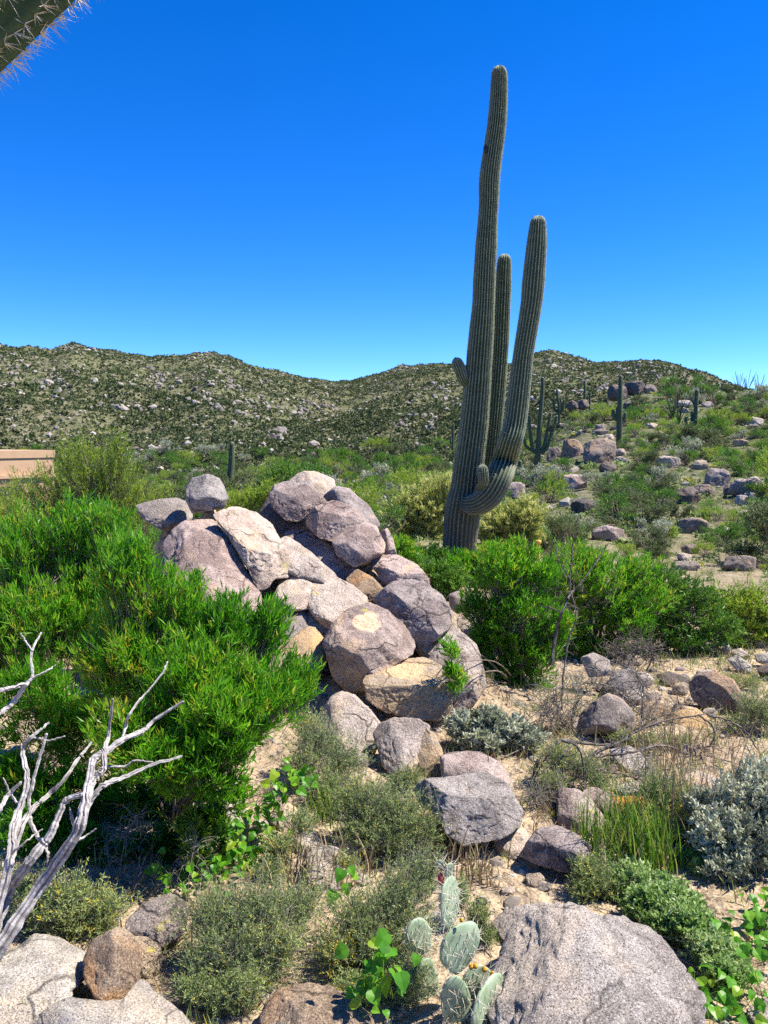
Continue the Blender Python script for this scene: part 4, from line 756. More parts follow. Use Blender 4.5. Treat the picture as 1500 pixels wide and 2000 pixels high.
def dead(name, label, cat, limbs, mat, twigs=0, twig_px=20, seed=0, group=None, d=3.0):
    rg = np.random.default_rng(seed); q0 = limbs[0]; b = W(q0[0][0][0], q0[0][0][1], q0[3]); o = thing(name, label, cat, b, group)
    for i, (pts, r0, r1, d0, d1) in enumerate(limbs):
        mb = MB(); C = limb(mb, pts, r0, r1, d0, d1, seed + i, 18 if r0 > 5 else 9)
        for k in range(int(twigs * len(C) / 20)):
            c = C[rg.integers(len(C) // 4, len(C))]; v = nrm(rg.normal(size=3) + [0, 0, .3]) * twig_px * d0 / F * rg.uniform(.4, 1.6)
            m = c + v * .5 + rg.normal(size=3) * .15 * np.linalg.norm(v); tubes(mb, crom([c, m, c + v], 6)[None], np.linspace(.9, .35, 6)[None] * d0 / F * .9, 4, .8)
            for s in range(2):
                c2 = m + (c + v - m) * rg.random(); v2 = nrm(v + rg.normal(size=3) * np.linalg.norm(v)) * np.linalg.norm(v) * .5; tubes(mb, crom([c2, c2 + v2 * .5 + rg.normal(size=3) * .01, c2 + v2], 5)[None], np.linspace(.6, .3, 5)[None] * d0 / F * .7, 3, .7)
        mb.build('trunk' if i == 0 else 'branch', M[mat], o, b, r0 < 5)
    return o
dead('dead_tree', 'bleached grey dead tree with bare branches in front of the leafy shrub', 'dead tree', [
 ([(-60, 1935), (0, 1850), (77, 1733), (147, 1633), (165, 1580), (176, 1530), (192, 1511), (203, 1500), (205, 1464), (212, 1436), (220, 1365)], 16, 2.6, 2.75, 3.3),
 ([(160, 1590), (173, 1524), (183, 1483), (206, 1469), (239, 1445), (278, 1428), (300, 1408), (357, 1370)], 9, 2.6, 3.0, 3.45),
 ([(239, 1445), (245, 1420), (253, 1395), (278, 1362), (316, 1318), (327, 1293)], 4, 1.8, 3.25, 3.5),
 ([(146, 1625), (176, 1566), (203, 1533), (247, 1516), (297, 1494), (355, 1478)], 7, 2.5, 2.98, 3.3),
 ([(-40, 1880), (0, 1790), (16, 1744), (55, 1687), (85, 1648), (102, 1623), (118, 1585), (129, 1563), (162, 1552)], 14, 5, 2.85, 3.0),
 ([(86, 1650), (74, 1634), (59, 1599), (58, 1557), (71, 1502), (91, 1434)], 5, 3, 2.95, 3.2),
 ([(-30, 1850), (5, 1739), (22, 1667), (25, 1629), (36, 1585), (49, 1546), (52, 1511), (45, 1461), (66, 1436), (95, 1413)], 11, 2.6, 2.8, 3.2),
 ([(58, 1439), (66, 1440), (96, 1446), (126, 1438)], 2.6, 1.4, 3.18, 3.2),
 ([(22, 1668), (49, 1599), (91, 1555), (124, 1524), (154, 1480), (179, 1450)], 7, 2, 2.9, 3.4),
 ([(-20, 1600), (0, 1579), (16, 1552), (41, 1527)], 6, 2.5, 2.8, 2.9), ([(33, 1568), (16, 1541), (7, 1519)], 2.5, 1.5, 2.9, 2.9),
 ([(-20, 1400), (0, 1392), (27, 1370), (52, 1335), (63, 1321), (62, 1274), (80, 1236)], 6, 1.8, 3.0, 3.3), ([(63, 1271), (49, 1252), (40, 1237)], 2.2, 1.4, 3.2, 3.2),
 ([(63, 1324), (91, 1310), (107, 1300)], 2.5, 1.2, 3.15, 3.2), ([(-20, 1352), (0, 1348), (22, 1343), (47, 1335)], 5, 4, 3.0, 3.1),
 ([(143, 1645), (165, 1634), (187, 1618)], 3.6, 1.6, 2.95, 3.0), ([(22, 1667), (55, 1640), (82, 1620)], 2.6, 1.3, 2.85, 2.9), ([(203, 1498), (242, 1497), (264, 1486), (298, 1489)], 3, 1.6, 3.25, 3.3),
 ([(146, 1620), (140, 1595), (136, 1578)], 4, 2, 2.97, 3.0), ([(88, 1650), (93, 1670), (92, 1690)], 3.5, 2, 2.9, 2.9)], 'bleach', 0, seed=61)
dead('dead_branch', 'dark arching dead branch fallen over the path', 'dead branch', [
 ([(1036, 1575), (1050, 1487), (1095, 1448), (1140, 1452), (1200, 1453), (1247, 1427), (1300, 1407), (1367, 1397), (1413, 1383)], 4.6, 1.4, 4.5, 5.2),
 ([(1122, 1505), (1160, 1473), (1200, 1453)], 5, 4, 4.5, 4.7), ([(1160, 1475), (1173, 1477), (1233, 1470), (1283, 1457), (1320, 1463), (1333, 1497), (1347, 1523)], 3, 1.2, 4.6, 4.8),
 ([(1130, 1500), (1143, 1505), (1200, 1510), (1250, 1523), (1290, 1547), (1317, 1577)], 3, 1.4, 4.45, 4.4), ([(1098, 1446), (1130, 1460), (1140, 1500), (1143, 1543), (1143, 1600)], 2.8, 1.6, 4.45, 4.35),
 ([(1365, 1397), (1393, 1420), (1393, 1447), (1360, 1480)], 2, 1, 5.0, 4.9), ([(1380, 1395), (1443, 1417), (1480, 1463)], 2, 1.2, 5.0, 4.8), ([(1090, 1450), (1060, 1490), (1040, 1530), (1034, 1580)], 2.2, 1.2, 4.5, 4.4),
 ([(1120, 1455), (1095, 1480), (1070, 1520)], 2, 1, 4.5, 4.4), ([(1247, 1428), (1260, 1390), (1290, 1370)], 1.6, .8, 4.8, 5)], 'darktwig', 7, 45, seed=62)
dead('leafless_shrub', 'forked leafless dark stem rising through the leafy shrubs', 'dead shrub', [
 ([(1077, 1300), (1085, 1240), (1097, 1197), (1110, 1167), (1115, 1110), (1120, 1045)], 4.2, 1.2, 6.0, 6.1), ([(1108, 1170), (1117, 1157), (1133, 1140), (1163, 1100), (1178, 1078)], 2.6, 1, 6.0, 6.2),
 ([(1097, 1197), (1075, 1187), (1060, 1186)], 1.6, .8, 6, 6), ([(1095, 1410), (1100, 1330), (1108, 1260), (1125, 1205), (1117, 1160)], 2.6, 1.2, 5.7, 5.9), ([(1122, 1205), (1138, 1185)], 1.2, .8, 5.9, 5.9), ([(1113, 1130), (1090, 1090), (1085, 1060)], 1.4, .7, 6.05, 6.1)], 'darktwig', 5, 30, seed=63)
dead('dead_twig_bush', 'tangle of grey dead twigs around the lichen covered boulder', 'dead shrub', [
 ([(1110, 1440), (1090, 1390), (1080, 1350)], 2, .8, 5.3, 5.4), ([(1112, 1440), (1120, 1390), (1140, 1345)], 2, .8, 5.3, 5.4), ([(1250, 1440), (1253, 1390), (1256, 1350), (1240, 1310)], 2.4, .8, 5.4, 5.5), ([(1253, 1395), (1230, 1370), (1190, 1340), (1130, 1335)], 1.6, .7, 5.5, 5.6),
 ([(1250, 1420), (1290, 1400), (1340, 1380)], 1.4, .7, 5.4, 5.5), ([(1105, 1430), (1070, 1400), (1060, 1380)], 1.5, .7, 5.2, 5.3)], 'twig', 55, 44, seed=64)
dead('dead_twig_bush', 'dark tangle of dead twigs beneath the shrub shade, by grey faceted boulder', 'dead shrub', [
 ([(1225, 1300), (1240, 1280), (1262, 1265)], 2, .8, 7, 7), ([(1262, 1310), (1275, 1285), (1270, 1270)], 1.6, .8, 7, 7), ([(1220, 1305), (1205, 1285), (1195, 1270)], 1.6, .8, 7, 7)], 'darktwig', 50, 34, seed=65)
dead('dead_twig_bush', 'grey mound of dead twigs beside the long mauve rock', 'dead shrub', [
 ([(1070, 1620), (1050, 1580), (1040, 1550)], 2, .8, 4.2, 4.2), ([(1072, 1620), (1085, 1580), (1100, 1550)], 2, .8, 4.2, 4.2), ([(1075, 1622), (1060, 1595), (1075, 1560)], 2, .8, 4.15, 4.2), ([(1068, 1622), (1040, 1600), (1030, 1580)], 1.6, .8, 4.2, 4.2)], 'twig', 70, 42, seed=66)
dead('dead_twig_bush', 'bare twigs of a dying shrub along the tall dry stems', 'dead shrub', [
 ([(1330, 1660), (1300, 1590), (1270, 1500), (1255, 1470)], 1.8, .7, 4.1, 4.4), ([(1340, 1660), (1345, 1580), (1350, 1500)], 1.8, .7, 4.1, 4.3), ([(1350, 1660), (1385, 1590), (1400, 1520)], 1.8, .7, 4.1, 4.3), ([(1335, 1660), (1320, 1600), (1330, 1540)], 1.8, .7, 4.05, 4.1), ([(1420, 1700), (1410, 1620), (1420, 1540)], 1.6, .7, 3.9, 4.1)], 'twig', 28, 50, seed=67)
dead('dead_twig_bush', 'pale dead twigs hanging in the shade under the leafy shrub', 'dead shrub', [
 ([(235, 1790), (215, 1700), (208, 1640)], 1.8, .7, 3.4, 3.6), ([(235, 1760), (270, 1720), (297, 1693)], 2, .8, 3.4, 3.5), ([(230, 1720), (250, 1620), (280, 1610), (285, 1640)], 1.4, .7, 3.5, 3.7), ([(240, 1790), (300, 1740), (370, 1680), (378, 1650)], 1.3, .7, 3.4, 3.5), ([(170, 1790), (190, 1730), (180, 1700)], 1.4, .6, 3.4, 3.5)], 'twig', 40, 44, seed=68)

# ------------------------------------------------------------------ cacti
def cactus_limb(mb, pts, rad, ribs=22, seg=6, step=None, depth=.10, spines=0, slen=.03, rg=None, spacing=.05, foot=False):
    pts = np.asarray(pts, float); rad = np.asarray(rad, float); L = np.linalg.norm(np.diff(pts, axis=0), axis=1).sum(); R1 = rad[-1]
    step = step or R1 * .5; n = max(12, int(L / step)); C = crom(pts, n); ra = np.interp(np.linspace(0, 1, n), np.linspace(0, 1, len(rad)), rad)
    s = np.linspace(0, 1, 9)[1:]; T = nrm(C[-1] - C[-2]); h = R1 * 1.15       # domed tip
    C = np.vstack([C, C[-1] + T * (s * h)[:, None]]); ra = np.concatenate([ra, R1 * np.sqrt(np.clip(1 - s ** 2, 0.0004, 1))])
    n = len(C); T = nrm(np.gradient(C, axis=0)); a = nrm(np.cross(T[0], [.3, 1, .2])); fr = []
    for i in range(n):
        a = nrm(a - T[i] * (a @ T[i])); fr.append(a)
    a = np.array(fr); b = np.cross(T, a); k = ribs * seg; ang = np.arange(k) * 2 * math.pi / k
    w_ = np.abs(np.sin(ang * ribs / 2)); prof = 1 - depth + depth * 1.0 * (1 - w_ ** 0.8 if False else 1 - w_ ** 1.4)
    wob = 1 + (fbm(C * 1.7, 2) * .05)
    ring = C[:, None] + (ra * wob)[:, None, None] * prof[None, :, None] * (np.cos(ang)[None, :, None] * a[:, None] + np.sin(ang)[None, :, None] * b[:, None])
    i = np.arange(n - 1)[:, None] * k; j = np.arange(k)[None]; j2 = (j + 1) % k
    t = np.tile(1 - w_, n); t[-k * 5:] = np.maximum(t[-k * 5:], .75)
    mb.add(ring.reshape(-1, 3), np.stack([i + j, i + j2, i + k + j2, i + k + j], -1).reshape(-1, 4), t)
    if spines:
        cs = np.concatenate([[0], np.cumsum(np.linalg.norm(np.diff(C, axis=0), axis=1))]); m = int(cs[-1] / spacing); u = np.linspace(0, cs[-1] * .997, m)
        Ci = np.stack([np.interp(u, cs, C[:, q]) for q in range(3)], 1); Ri = np.interp(u, cs, ra * wob); ai = np.stack([np.interp(u, cs, a[:, q]) for q in range(3)], 1); bi = np.stack([np.interp(u, cs, b[:, q]) for q in range(3)], 1); Ti = nrm(np.gradient(Ci, axis=0))
        an = np.arange(ribs) * 2 * math.pi / ribs
        o = np.cos(an)[None, :, None] * ai[:, None] + np.sin(an)[None, :, None] * bi[:, None]; p = (Ci[:, None] + Ri[:, None, None] * o).reshape(-1, 3); o = o.reshape(-1, 3); tt = np.repeat(Ti, ribs, 0)
        p = np.repeat(p, spines, 0); o = np.repeat(o, spines, 0); tt = np.repeat(tt, spines, 0)
        d = nrm(o * .9 + rg.normal(size=o.shape) * .75 + tt * .15); sd = nrm(np.cross(d, rg.normal(size=d.shape))); ls = slen * rg.uniform(.5, 1.3, len(p)); wd = slen * .032
        V = np.stack([p - sd * wd, p + sd * wd, p + d * ls[:, None]], 1).reshape(-1, 3); mb.add(V, np.arange(len(V)).reshape(-1, 3), .9, 1)
def px_limb(rows, d):                        # rows: (px, py, half width in px[, extra distance])
    P, R = [], []
    for q in rows:
        dd = d + (q[3] if len(q) > 3 else 0); P.append(W(q[0], q[1], dd)); R.append(q[2] * dd / F)
    return P, R
rg = np.random.default_rng(71)
D0 = 16.0; hb = W(898, 1090, D0); sg = thing('saguaro_cactus', 'giant saguaro with two tall upright arms and two budding arms', 'saguaro', (hb[0], hb[1], gz(hb[0], hb[1])))
bl = np.array(sg.location)
def sag_part(nm, rows, ribs, d=D0, **kw):
    mb = MB(); P, R = px_limb(rows, d); cactus_limb(mb, P, R, ribs, 6, .12, .20, 5, .032, rg, .045, **kw); return mb.build(nm, [M['sag'], M['sagspine']], sg, bl, True)
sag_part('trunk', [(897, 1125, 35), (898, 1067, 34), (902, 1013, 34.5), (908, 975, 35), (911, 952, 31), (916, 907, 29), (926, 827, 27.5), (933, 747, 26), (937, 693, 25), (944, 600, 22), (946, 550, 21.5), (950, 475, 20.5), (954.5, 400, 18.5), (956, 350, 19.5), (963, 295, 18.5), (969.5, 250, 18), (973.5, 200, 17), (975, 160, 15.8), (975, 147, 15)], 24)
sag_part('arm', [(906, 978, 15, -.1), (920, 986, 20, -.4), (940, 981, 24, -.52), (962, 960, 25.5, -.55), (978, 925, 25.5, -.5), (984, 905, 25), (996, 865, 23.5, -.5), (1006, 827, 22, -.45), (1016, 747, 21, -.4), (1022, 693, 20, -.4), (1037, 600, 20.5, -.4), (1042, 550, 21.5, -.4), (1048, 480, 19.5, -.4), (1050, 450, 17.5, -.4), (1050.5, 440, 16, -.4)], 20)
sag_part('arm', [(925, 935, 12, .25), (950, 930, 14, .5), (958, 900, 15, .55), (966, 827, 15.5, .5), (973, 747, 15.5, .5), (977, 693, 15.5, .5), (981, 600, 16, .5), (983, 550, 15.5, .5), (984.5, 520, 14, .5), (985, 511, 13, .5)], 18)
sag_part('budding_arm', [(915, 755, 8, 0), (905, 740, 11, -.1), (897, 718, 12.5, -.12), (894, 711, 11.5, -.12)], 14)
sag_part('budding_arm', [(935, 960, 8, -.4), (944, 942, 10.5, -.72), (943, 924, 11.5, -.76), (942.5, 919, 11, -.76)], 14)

v_, f_ = ico(3); hc = W(948.5, 292, D0 - .13); mb = MB(); mb.add(hc + v_ * [.045, .05, .08], f_); mb.build('nest_hole', M['glass'], sg, bl, True)
def small_saguaro(label, d, limbs, ribs=12, seed=0, base=None, name='saguaro_cactus', group='smaller saguaros'):
    r = np.random.default_rng(seed); q = limbs[0][0]; p = W(q[0], q[1], d); zb = gz(p[0], p[1]); b = np.array([p[0], p[1], min(p[2], zb)])
    first = None
    if len(limbs) == 1:
        mb = MB(); P, R = px_limb(limbs[0], d); P[0] = b - [0, 0, .1]; cactus_limb(mb, P, R, ribs, 3, None, .12, 2, .08, r, .14); o = mb.build(name, [M['sagfar'], M['sagspine']], None, b, True); tag(o, label, 'saguaro', group)
    else:
        o = thing(name, label, 'saguaro', b, group)
        for i, rows in enumerate(limbs):
            mb = MB(); P, R = px_limb(rows, d)
            if i == 0: P[0] = b - [0, 0, .1]
            cactus_limb(mb, P, R, ribs, 3, None, .12, 2, .08, r, .14); mb.build('trunk' if i == 0 else 'arm', [M['sagfar'], M['sagspine']], o, b, True)
    for rows in limbs[:1]: LAND.append((rows[len(rows) // 2][0], rows[len(rows) // 2][1], label))
    return o
small_saguaro('short pole saguaro standing behind the perched boulder', 46, [[(448, 985, 6), (449, 940, 6.3), (452, 900, 6), (453, 868, 5)]], 14, 81)
small_saguaro('knee high round topped saguaro beside the short pole saguaro', 44, [[(468, 985, 4.6), (468, 960, 5), (469, 950, 4.4)]], 10, 82)
small_saguaro('candelabra saguaro with four arms beyond the giant one', 55, [[(1048, 915, 5.4), (1050, 890, 5.4), (1054, 830, 4.6), (1059, 770, 4), (1060, 740, 3.2)],
   [(1046, 882, 3.4), (1040, 876, 3.6), (1036, 850, 3.2), (1033, 820, 3), (1031, 790, 2.6), (1030, 770, 2.2)], [(1048, 885, 3.2), (1030, 874, 3.2), (1024, 862, 2.8), (1022, 853, 2.4)],
   [(1052, 882, 3.2), (1062, 872, 3.4), (1068, 845, 3.2), (1073, 820, 3), (1075, 808, 2.6)], [(1052, 884, 3.2), (1066, 878, 3.6), (1077, 850, 3.4), (1085, 825, 3), (1087, 814, 2.6)]], 12, 83)
small_saguaro('slender saguaro with short cupped arms above the hillside boulders', 58, [[(1209, 868, 5.8), (1210, 830, 5.8), (1211, 780, 4.8), (1212, 737, 3.6)],
   [(1208, 821, 3.2), (1201, 818, 3.6), (1198, 810, 3.6), (1197, 803, 3)], [(1208, 823, 3), (1205, 815, 3.2), (1206, 803, 3.2), (1206, 798, 2.8)], [(1211, 823, 3), (1219, 818, 3.4), (1221, 812, 3.2), (1221, 808, 2.8)]], 12, 84)
small_saguaro('three armed saguaro on the hill above the eastern boulders', 62, [[(1356, 876, 5.4), (1357, 840, 5.2), (1359, 800, 4.4), (1361, 764, 3.4)],
   [(1354, 853, 3.4), (1345, 848, 3.8), (1341, 835, 3.4), (1339, 818, 2.8)], [(1354, 845, 2.8), (1352, 830, 3), (1351, 810, 2.6), (1351, 806, 2.4)], [(1358, 852, 3.2), (1371, 849, 3.6), (1377, 838, 3.2), (1379, 822, 2.6)]], 12, 85)
small_saguaro('stubby saguaro beside the three armed saguaro', 62, [[(1392, 885, 3.8), (1393, 865, 4), (1393, 856, 3.4)]], 10, 86)
small_saguaro('stubby saguaro below the candelabra saguaro', 48, [[(1016, 930, 4.2), (1016, 912, 4.4), (1016, 903, 3.8)]], 10, 87)
small_saguaro('many armed dusky saguaro on the ridge below the far peak', 88, [[(1092, 815, 3.2), (1092, 795, 3), (1089, 775, 2.6), (1088, 762, 2.2)], [(1090, 805, 2), (1083, 800, 2.2), (1081, 785, 2), (1081, 780, 1.8)], [(1093, 805, 2), (1099, 800, 2.2), (1101, 788, 2), (1102, 782, 1.8)], [(1093, 808, 1.8), (1095, 795, 2), (1095, 778, 1.8)]], 10, 88)
small_saguaro('thin pole saguaro on the slope near the far peak', 95, [[(1141, 785, 2.4), (1142, 765, 2.4), (1142, 745, 2)]], 8, 89)
small_saguaro('small pole saguaro beside the thin pole on the slope', 94, [[(1152, 790, 2), (1152, 778, 2), (1153, 768, 1.8)]], 8, 90)
small_saguaro('small dark saguaro alone on the skyline', 104, [[(1411, 772, 2.2), (1411, 760, 2.3), (1411, 750, 2)]], 8, 91)
small_saguaro('saguaro top peeking above the three armed saguaro on the skyline', 100, [[(1358, 775, 2.2), (1358, 758, 2.3), (1358, 746, 2)]], 8, 92)
small_saguaro('thin saguaro against the far slope beside the trunk of the giant', 105, [[(884, 880, 2.2), (885, 850, 2.3), (885, 828, 2)], [(884, 868, 1.4), (880, 864, 1.6), (880, 858, 1.4)]], 8, 93)
for i, (x, y0, y1, d, lb) in enumerate([(738, 905, 882, 150, 'tiny pole saguaro on the valley floor, tallest of its cluster'), (755, 908, 888, 150, 'tiny pole saguaro in the middle of the valley floor cluster'), (770, 905, 889, 155, 'tiny pole saguaro at the giant side of the valley floor cluster'),
   (842, 905, 878, 120, 'pale pole saguaro on the valley floor before the giant'), (786, 925, 898, 110, 'pale thin saguaro in the valley bushes'), (830, 915, 903, 118, 'dwarf saguaro next to the pale pole saguaro'), (716, 915, 895, 150, 'tiny pole saguaro at the outcrop side of the valley cluster'),
   (300, 862, 842, 190, 'tiny saguaro on the hill foot above the feathery tree'), (655, 905, 885, 160, 'tiny saguaro above the topmost pale boulder')]):
    small_saguaro(lb, d, [[(x, y0, 1.9), (x, (y0 + y1) / 2, 1.9), (x, y1, 1.6)]], 8, 100 + i)

# the cactus arm that hangs into the corner, from a saguaro standing beside the photographer
rg = np.random.default_rng(72); nb = np.array([-1.45, 0.75, gz(-1.45, .75)]); ns = thing('saguaro_cactus', 'shaded spiny saguaro arm hanging into the top corner of the view', 'saguaro', nb)
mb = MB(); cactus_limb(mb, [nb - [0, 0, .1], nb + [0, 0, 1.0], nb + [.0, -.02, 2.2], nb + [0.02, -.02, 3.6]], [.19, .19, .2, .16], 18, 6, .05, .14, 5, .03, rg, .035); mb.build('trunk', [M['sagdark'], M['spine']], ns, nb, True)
mb = MB(); q = [nb + [.05, .0, 2.6], W(-330, -330, .95), W(-160, -230, 1.0), W(0, -95, 1.05), W(60, -50, 1.06)]
q = [nb + [.05, .02, 1.7], W(-420, 330, .9), W(-190, 110, .98), W(-29, -38, 1.02), W(120, -180, 1.05), W(200, -330, 1.06)]
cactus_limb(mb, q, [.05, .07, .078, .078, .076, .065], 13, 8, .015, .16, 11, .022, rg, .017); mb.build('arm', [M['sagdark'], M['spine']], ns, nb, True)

# prickly pear: each pad a part
rg = np.random.default_rng(73)
pb = hit(905, 2090); pp = thing('prickly_pear_cactus', 'spiny grey green prickly pear cactus beside the huge pale boulder', 'cactus', pb)
def pad(px, py, hw, hh, d, rot=0, yaw=0, label=None, parent=pp, spn=1.0, narrow=0.75):
    C = W(px, py, d); m = d / F; v, f = ico(4); a = v.copy()
    wv = 1 + .25 * v[:, 2] * narrow; X = v[:, 0] * hw * m * wv; Z = v[:, 2] * hh * m; Y = np.sign(v[:, 1]) * np.abs(v[:, 1]) ** .6 * min(hw, 30) * m * .28
    def place(X, Y, Z):
        cy, sy, cr, sr = math.cos(yaw), math.sin(yaw), math.cos(rot), math.sin(rot)
        x1, z1 = X * cr - Z * sr, X * sr + Z * cr; x2, y2 = x1 / max(.35, cy) * cy - Y * sy, x1 / max(.35, cy) * sy + Y * cy
        return C + np.stack([x2, y2, z1], -1)
    P = place(X, Y, Z); P = P + fbm(P * 14 + 5, 3)[:, None] * np.array([.006, .012, .006])
    mb = MB(); mb.add(P, f, .5); mb2 = MB()
    us = np.arange(-.85, .9, .3); pts = []
    for k, zz in enumerate(us):
        w0 = math.sqrt(max(0, 1 - zz * zz)) * (1 + .25 * zz * narrow)
        for xx in np.arange(-.9 + (k % 2) * .16, .95, .32):
            if abs(xx) < w0 / (1 + .25 * zz * narrow) * .98: pts.append((xx * hw * m * (1 + .25 * zz * narrow), zz * hh * m, xx, zz))
    for (x, z, xx, zz) in pts:
        th = math.sqrt(max(.02, 1 - xx * xx - zz * zz)) ** .6 * min(hw, 30) * m * .28
        for sgn in (-1, 1):
            p = place(np.array([x]), np.array([sgn * th]), np.array([z]))[0]; o = place(np.array([x]), np.array([sgn * (th + .1)]), np.array([z]))[0] - p
            vv, ff = ico(1); mb.add(p + vv * .0025, ff, .9, 2)
            for s in range(int(rg.integers(1, 4) * spn)):
                dd = nrm(nrm(o) * .55 + rg.normal(size=3) * .55 + [0, 0, -.15]); ls = rg.uniform(.018, .05); sd = nrm(np.cross(dd, rg.normal(size=3)))
                tubes(mb, np.array([[p, p + dd * ls * .5, p + dd * ls]]), np.array([[.0011, .0008, .0003]]), 3, .9, 1)
    for a_ in np.linspace(0, 2 * math.pi, 18, endpoint=False):
        p = place(np.array([math.cos(a_) * hw * m * (1 + .25 * math.sin(a_) * narrow)]), np.array([0.]), np.array([math.sin(a_) * hh * m]))[0]; o = nrm(p - C)
        for s in range(int(rg.integers(1, 4) * spn)):
            dd = nrm(o + rg.normal(size=3) * .5); ls = rg.uniform(.015, .045)
            tubes(mb, np.array([[p, p + dd * ls * .5, p + dd * ls]]), np.array([[.0011, .0008, .0003]]), 3, .9, 1)
    o = mb.build('pad', [M['pad'], M['spine'], M['stem']], parent, pb, True)
    if label: o['label'] = label
    return C
pad(890, 1965, 31, 66, 2.62, .05, .15); pad(952, 1968, 38, 62, 2.56, -.12, .95, spn=1.6); pad(930, 1925, 32, 45, 2.7, -.25, .2)
pad(898, 1852, 43, 52, 2.66, -.06, .6, 'broad rounded pad'); pad(878, 1762, 21, 58, 2.68, .06, 1.0, 'narrow tall pad seen edgewise', spn=1.6, narrow=.2)
pad(862, 1689, 8, 13, 2.69, .3, .2, 'small new pad', spn=.35); pad(877, 1698, 9.5, 15, 2.68, -.15, .5, 'small new pad', spn=.35); pad(820, 1830, 25, 44, 2.8, .3, .6); pad(832, 1925, 26, 60, 2.75, .12, .5); pad(905, 2075, 40, 60, 2.62, 0, .2)
def ovoid(name, px, py, rx, ry, d, mat, parent=pp, tilt=0):
    v, f = ico(3); m = d / F; C = W(px, py, d); P = C + v * np.array([rx, rx, ry]) * m * (1 + .06 * np.sin(v[:, 2:3] * 9)); P[:, 0] += (P[:, 2] - C[2]) * tilt
    mb = MB(); mb.add(P, f); mb.build(name, M[mat], parent, pb, True)
ovoid('fruit', 861, 1717, 6.5, 13, 2.675, 'fruit', tilt=-.1)
for (x, y, s) in [(901, 1797, 4), (920, 1888, 5), (928, 1887, 5), (946, 1893, 5.5), (962, 1903, 5.5), (958, 1945, 5), (946, 1928, 4)]: ovoid('bud', x, y, s, s * 1.2, 2.64, 'bud')

# ------------------------------------------------------------------ house, post
xr, zt = W(104, 885, 42)[0], W(50, 880, 40)[2]; hz = gz(xr - 4, 40); hs_ = thing('house', 'low flat roofed tan stucco house behind the feathery tree', 'house', (xr, 42, hz)); hs_.rotation_euler = (0, 0, math.radians(56))
def box(mb, c, s):
    v = np.array([(x, y, z) for x in (-.5, .5) for y in (-.5, .5) for z in (-.5, .5)]) * s + np.asarray(c); mb.add(v, [[0, 1, 3, 2], [4, 6, 7, 5], [0, 4, 5, 1], [2, 3, 7, 6], [0, 2, 6, 4], [1, 5, 7, 3]])
hh = zt - hz
mb = MB(); box(mb, (-7, 4, hh / 2 - .4), (14, 8, hh + .8 - .35)); mb.build('wall', M['stucco'], hs_)
mb = MB(); box(mb, (-7, 4, hh - .19), (14.12, 8.12, .38)); mb.build('parapet', M['stucco'], hs_)
mb = MB(); box(mb, (-7, -.06, hh - 1.3), (14.06, .2, .16)); mb.build('ledge', M['stucco'], hs_)
for k in range(3):
    x = -2.6 - k * 3.8; wn = MB(); box(wn, (x, -.02, hh * .42), (1.5, .12, 1.3)); wf = wn.build('window', M['stuccod'], hs_); g = MB(); box(g, (x, -.09, hh * .42), (1.3, .06, 1.1)); g.build('pane', M['glass'], wf)
pc = W(1051, 1087, 13.5); pz = gz(pc[0], pc[1]); po = thing('utility_post', 'short yellow post with a wider cap among the bushes', 'post', (pc[0], pc[1], pz)); top = W(1051, 1055, 13.5)[2]
mb = MB(); P = np.array([[pc[0], pc[1], z] for z in np.linspace(pz - .1, top - .05, 6)]); tubes(mb, P[None], np.full((1, 6), .034), 14, .5); mb.build('pipe', M['post'], po, (pc[0], pc[1], pz), True)
mb = MB(); zs = np.array([top - .06, top - .058, top - .012, top - .002, top]); P = np.array([[pc[0], pc[1], z] for z in zs]); tubes(mb, P[None], np.array([[.0, .05, .052, .04, .001]]), 14, .5); mb.build('cap', M['post'], po, (pc[0], pc[1], pz), True)

# ------------------------------------------------------------------ bushes and trees over the valley and the hillside (copies of a few built ones)
LANDN = [(640, 960, 'the stacked blocks'), (402, 965, 'the perched boulder'), (905, 1000, "the giant saguaro's trunk"), (1050, 860, 'the candelabra saguaro'), (1210, 800, 'the slender saguaro'), (1360, 820, 'the three armed saguaro'),
         (1170, 885, 'the hillside boulder cluster'), (1420, 945, 'the eastern rock heap'), (1245, 950, 'the mesquite'), (1232, 760, 'the dark hill outcrop'), (1051, 1070, 'the yellow post'), (1350, 1030, 'the tilted pale boulder'), (1190, 1040, 'the broad mauve boulder'), (170, 930, 'the feathery tree'), (1122, 942, 'the pale rounded hillside boulder'), (450, 915, 'the short pole saguaro'), (1450, 770, 'the skyline ocotillos'), (1400, 1180, 'the yellow green shrub')]
ORD = ['', 'second ', 'third ', 'fourth ', 'fifth ', 'sixth ', 'seventh ', 'eighth ', 'ninth ', 'tenth ', 'eleventh ', 'twelfth ', 'thirteenth ', 'fourteenth ', 'fifteenth ', 'sixteenth ', 'seventeenth ', 'eighteenth ', 'nineteenth ', 'twentieth ', 'twenty-first ', 'twenty-second ', 'twenty-third ', 'twenty-fourth ']
KINDS = {'olive': ('olive_bush', 'olive green bush', 'bush'), 'hopd': ('dark_green_bush', 'dark green bush', 'bush'), 'lime': ('yellow_green_bush', 'yellow green bush', 'bush'), 'silver': ('grey_bush', 'pale grey bush', 'bush'), 'hop': ('bright_green_bush', 'bright green bush', 'bush')}
PROTO = {}
